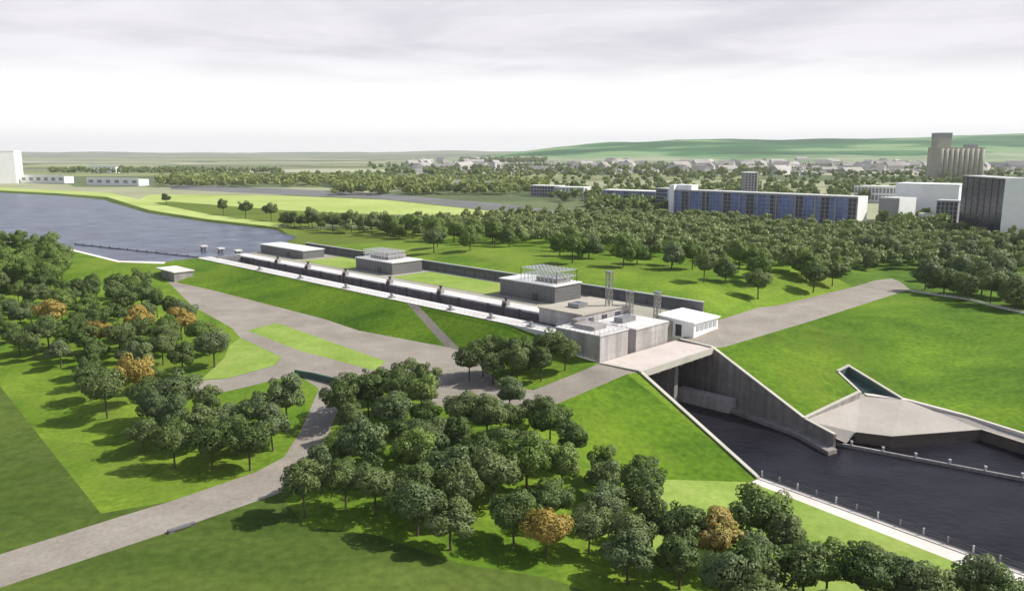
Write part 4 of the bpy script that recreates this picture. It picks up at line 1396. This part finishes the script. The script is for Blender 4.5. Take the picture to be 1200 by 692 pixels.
spots = []
def belt(u0, u1, v0, v1, n, smin, smax):
    for k in range(n):
        f = random.random()
        u = u0 + (u1 - u0) * f
        v = random.uniform(v0, v1)
        p = P(u, v, 10)
        if any(inpoly(p.x, p.y, q) for q in FOOT):
            continue
        spots.append((p, random.uniform(smin, smax)))
belt(60, 330, 201, 204, 260, 1.0, 1.7)
belt(430, 900, 196, 208, 260, 1.3, 2.2)
belt(640, 1250, 206, 238, 620, .8, 1.4)
belt(560, 1250, 196, 208, 420, .9, 1.5)
belt(690, 800, 232, 250, 200, .9, 1.3)
belt(540, 640, 190, 192, 160, 2.0, 3.0)
belt(1030, 1290, 262, 280, 200, .8, 1.2)
woodland('far_woodland', spots, 110, M['leaf_far'], 'faded belts of trees and hedgerows across the plain and the town', 9, 3.2)

spots = []
belt(185, 420, 212, 220, 260, 1.0, 1.8)
belt(390, 640, 214, 229, 420, 1.0, 1.8)
belt(200, 620, 206, 212, 150, 1.0, 1.6)
woodland('tree_belt', spots, 130, M['leaf_belt'], 'yellow green belt of trees beyond the lime green field', 13, 2.6)

# ---------------------------------------------------------------- light
SUN_AZ, SUN_EL = R(8), R(44)        # azimuth from +X towards +Y
sd = Vector((math.cos(SUN_AZ) * math.cos(SUN_EL), math.sin(SUN_AZ) * math.cos(SUN_EL), math.sin(SUN_EL)))
sl = bpy.data.lights.new('sun', 'SUN')
sl.energy = 4.6
sl.angle = R(.6)
sl.color = (1, .955, .88)
so = bpy.data.objects.new('sun', sl)
COL.objects.link(so)
so.rotation_euler = (-sd).to_track_quat('-Z', 'Y').to_euler()

w = bpy.data.worlds.new('World')
scn.world = w
w.use_nodes = True
N, L = w.node_tree.nodes, w.node_tree.links
bg = N['Background']
bg.inputs['Strength'].default_value = .1
sky = N.new('ShaderNodeTexSky')
sky.sky_type = 'NISHITA'
sky.sun_disc = False
sky.sun_elevation = SUN_EL
sky.sun_rotation = R(90) - SUN_AZ
sky.altitude = 60
sky.dust_density = 2
tc = N.new('ShaderNodeTexCoord')
sx = N.new('ShaderNodeSeparateXYZ')
L.new(tc.outputs['Generated'], sx.inputs[0])


def math_(op, a, b=None, c=None):
    n = N.new('ShaderNodeMath')
    n.operation = op
    for i, x in enumerate((a, b, c)):
        if x is None:
            continue
        if isinstance(x, (int, float)):
            n.inputs[i].default_value = x
        else:
            L.new(x, n.inputs[i])
    return n.outputs[0]


zc = math_('ADD', math_('MAXIMUM', sx.outputs['Z'], 0.0), .035)
cx = math_('DIVIDE', sx.outputs['X'], zc)
cy = math_('DIVIDE', sx.outputs['Y'], zc)
cmb = N.new('ShaderNodeCombineXYZ')
L.new(cx, cmb.inputs[0]); L.new(cy, cmb.inputs[1])
n1 = N.new('ShaderNodeTexNoise')
n1.inputs['Scale'].default_value = .55
n1.inputs['Detail'].default_value = 7
n1.inputs['Roughness'].default_value = .55
n1.inputs['Distortion'].default_value = .4
L.new(cmb.outputs[0], n1.inputs['Vector'])


def mrange(src, a, b, c, d, smooth=True):
    n = N.new('ShaderNodeMapRange')
    n.interpolation_type = 'SMOOTHSTEP' if smooth else 'LINEAR'
    L.new(src, n.inputs[0])
    for i, x in enumerate((a, b, c, d)):
        n.inputs[i + 1].default_value = x
    return n.outputs[0]


up = mrange(sx.outputs['Z'], .055, .125, 0, 1)          # cloud base thickens upward
mott = mrange(n1.outputs['Fac'], .34, .66, 0, 1)
grey = N.new('ShaderNodeMix'); grey.data_type = 'RGBA'
L.new(mott, grey.inputs['Factor'])
grey.inputs['A'].default_value = (5.6, 5.45, 5.95, 1)
grey.inputs['B'].default_value = (7.3, 7.15, 7.55, 1)
hz = N.new('ShaderNodeMix'); hz.data_type = 'RGBA'
L.new(up, hz.inputs['Factor'])
hz.inputs['A'].default_value = (9.2, 9.15, 9.05, 1)
L.new(grey.outputs['Result'], hz.inputs['B'])
# broken cloud cover higher up shows the blue sky
cov = math_('MULTIPLY', mrange(sx.outputs['Z'], .13, .42, 0, 1), mrange(n1.outputs['Fac'], .35, .65, 1, .72))
fin = N.new('ShaderNodeMix'); fin.data_type = 'RGBA'
L.new(cov, fin.inputs['Factor'])
L.new(hz.outputs['Result'], fin.inputs['A'])
L.new(sky.outputs[0], fin.inputs['B'])
L.new(fin.outputs['Result'], bg.inputs['Color'])

# air between the camera and the far plain
HAZE = .000055
mb = MB(); mb.box(-14500, 14500, -500, 16500, -12, 330)
hzo = mb.build('haze', None or bpy.data.materials.new('air'))
hm = hzo.data.materials[0]
hm.use_nodes = True
for n in list(hm.node_tree.nodes):
    if n.type == 'BSDF_PRINCIPLED':
        hm.node_tree.nodes.remove(n)
pv = hm.node_tree.nodes.new('ShaderNodeVolumePrincipled')
pv.inputs['Color'].default_value = (.93, .95, .97, 1)
pv.inputs['Density'].default_value = HAZE
hm.node_tree.links.new(pv.outputs[0], hm.node_tree.nodes['Material Output'].inputs['Volume'])
tag(hzo, 'thin pale haze in the air over the plain and the town', 'haze', None, 'stuff')

# ---------------------------------------------------------------- render settings
scn.render.engine = 'CYCLES'
scn.cycles.use_denoising = True
scn.cycles.max_bounces = 6
scn.cycles.transparent_max_bounces = 8
scn.cycles.volume_bounces = 0
scn.view_settings.view_transform = 'Standard'
scn.view_settings.look = 'None'
scn.view_settings.exposure = .35
scn.view_settings.gamma = 1
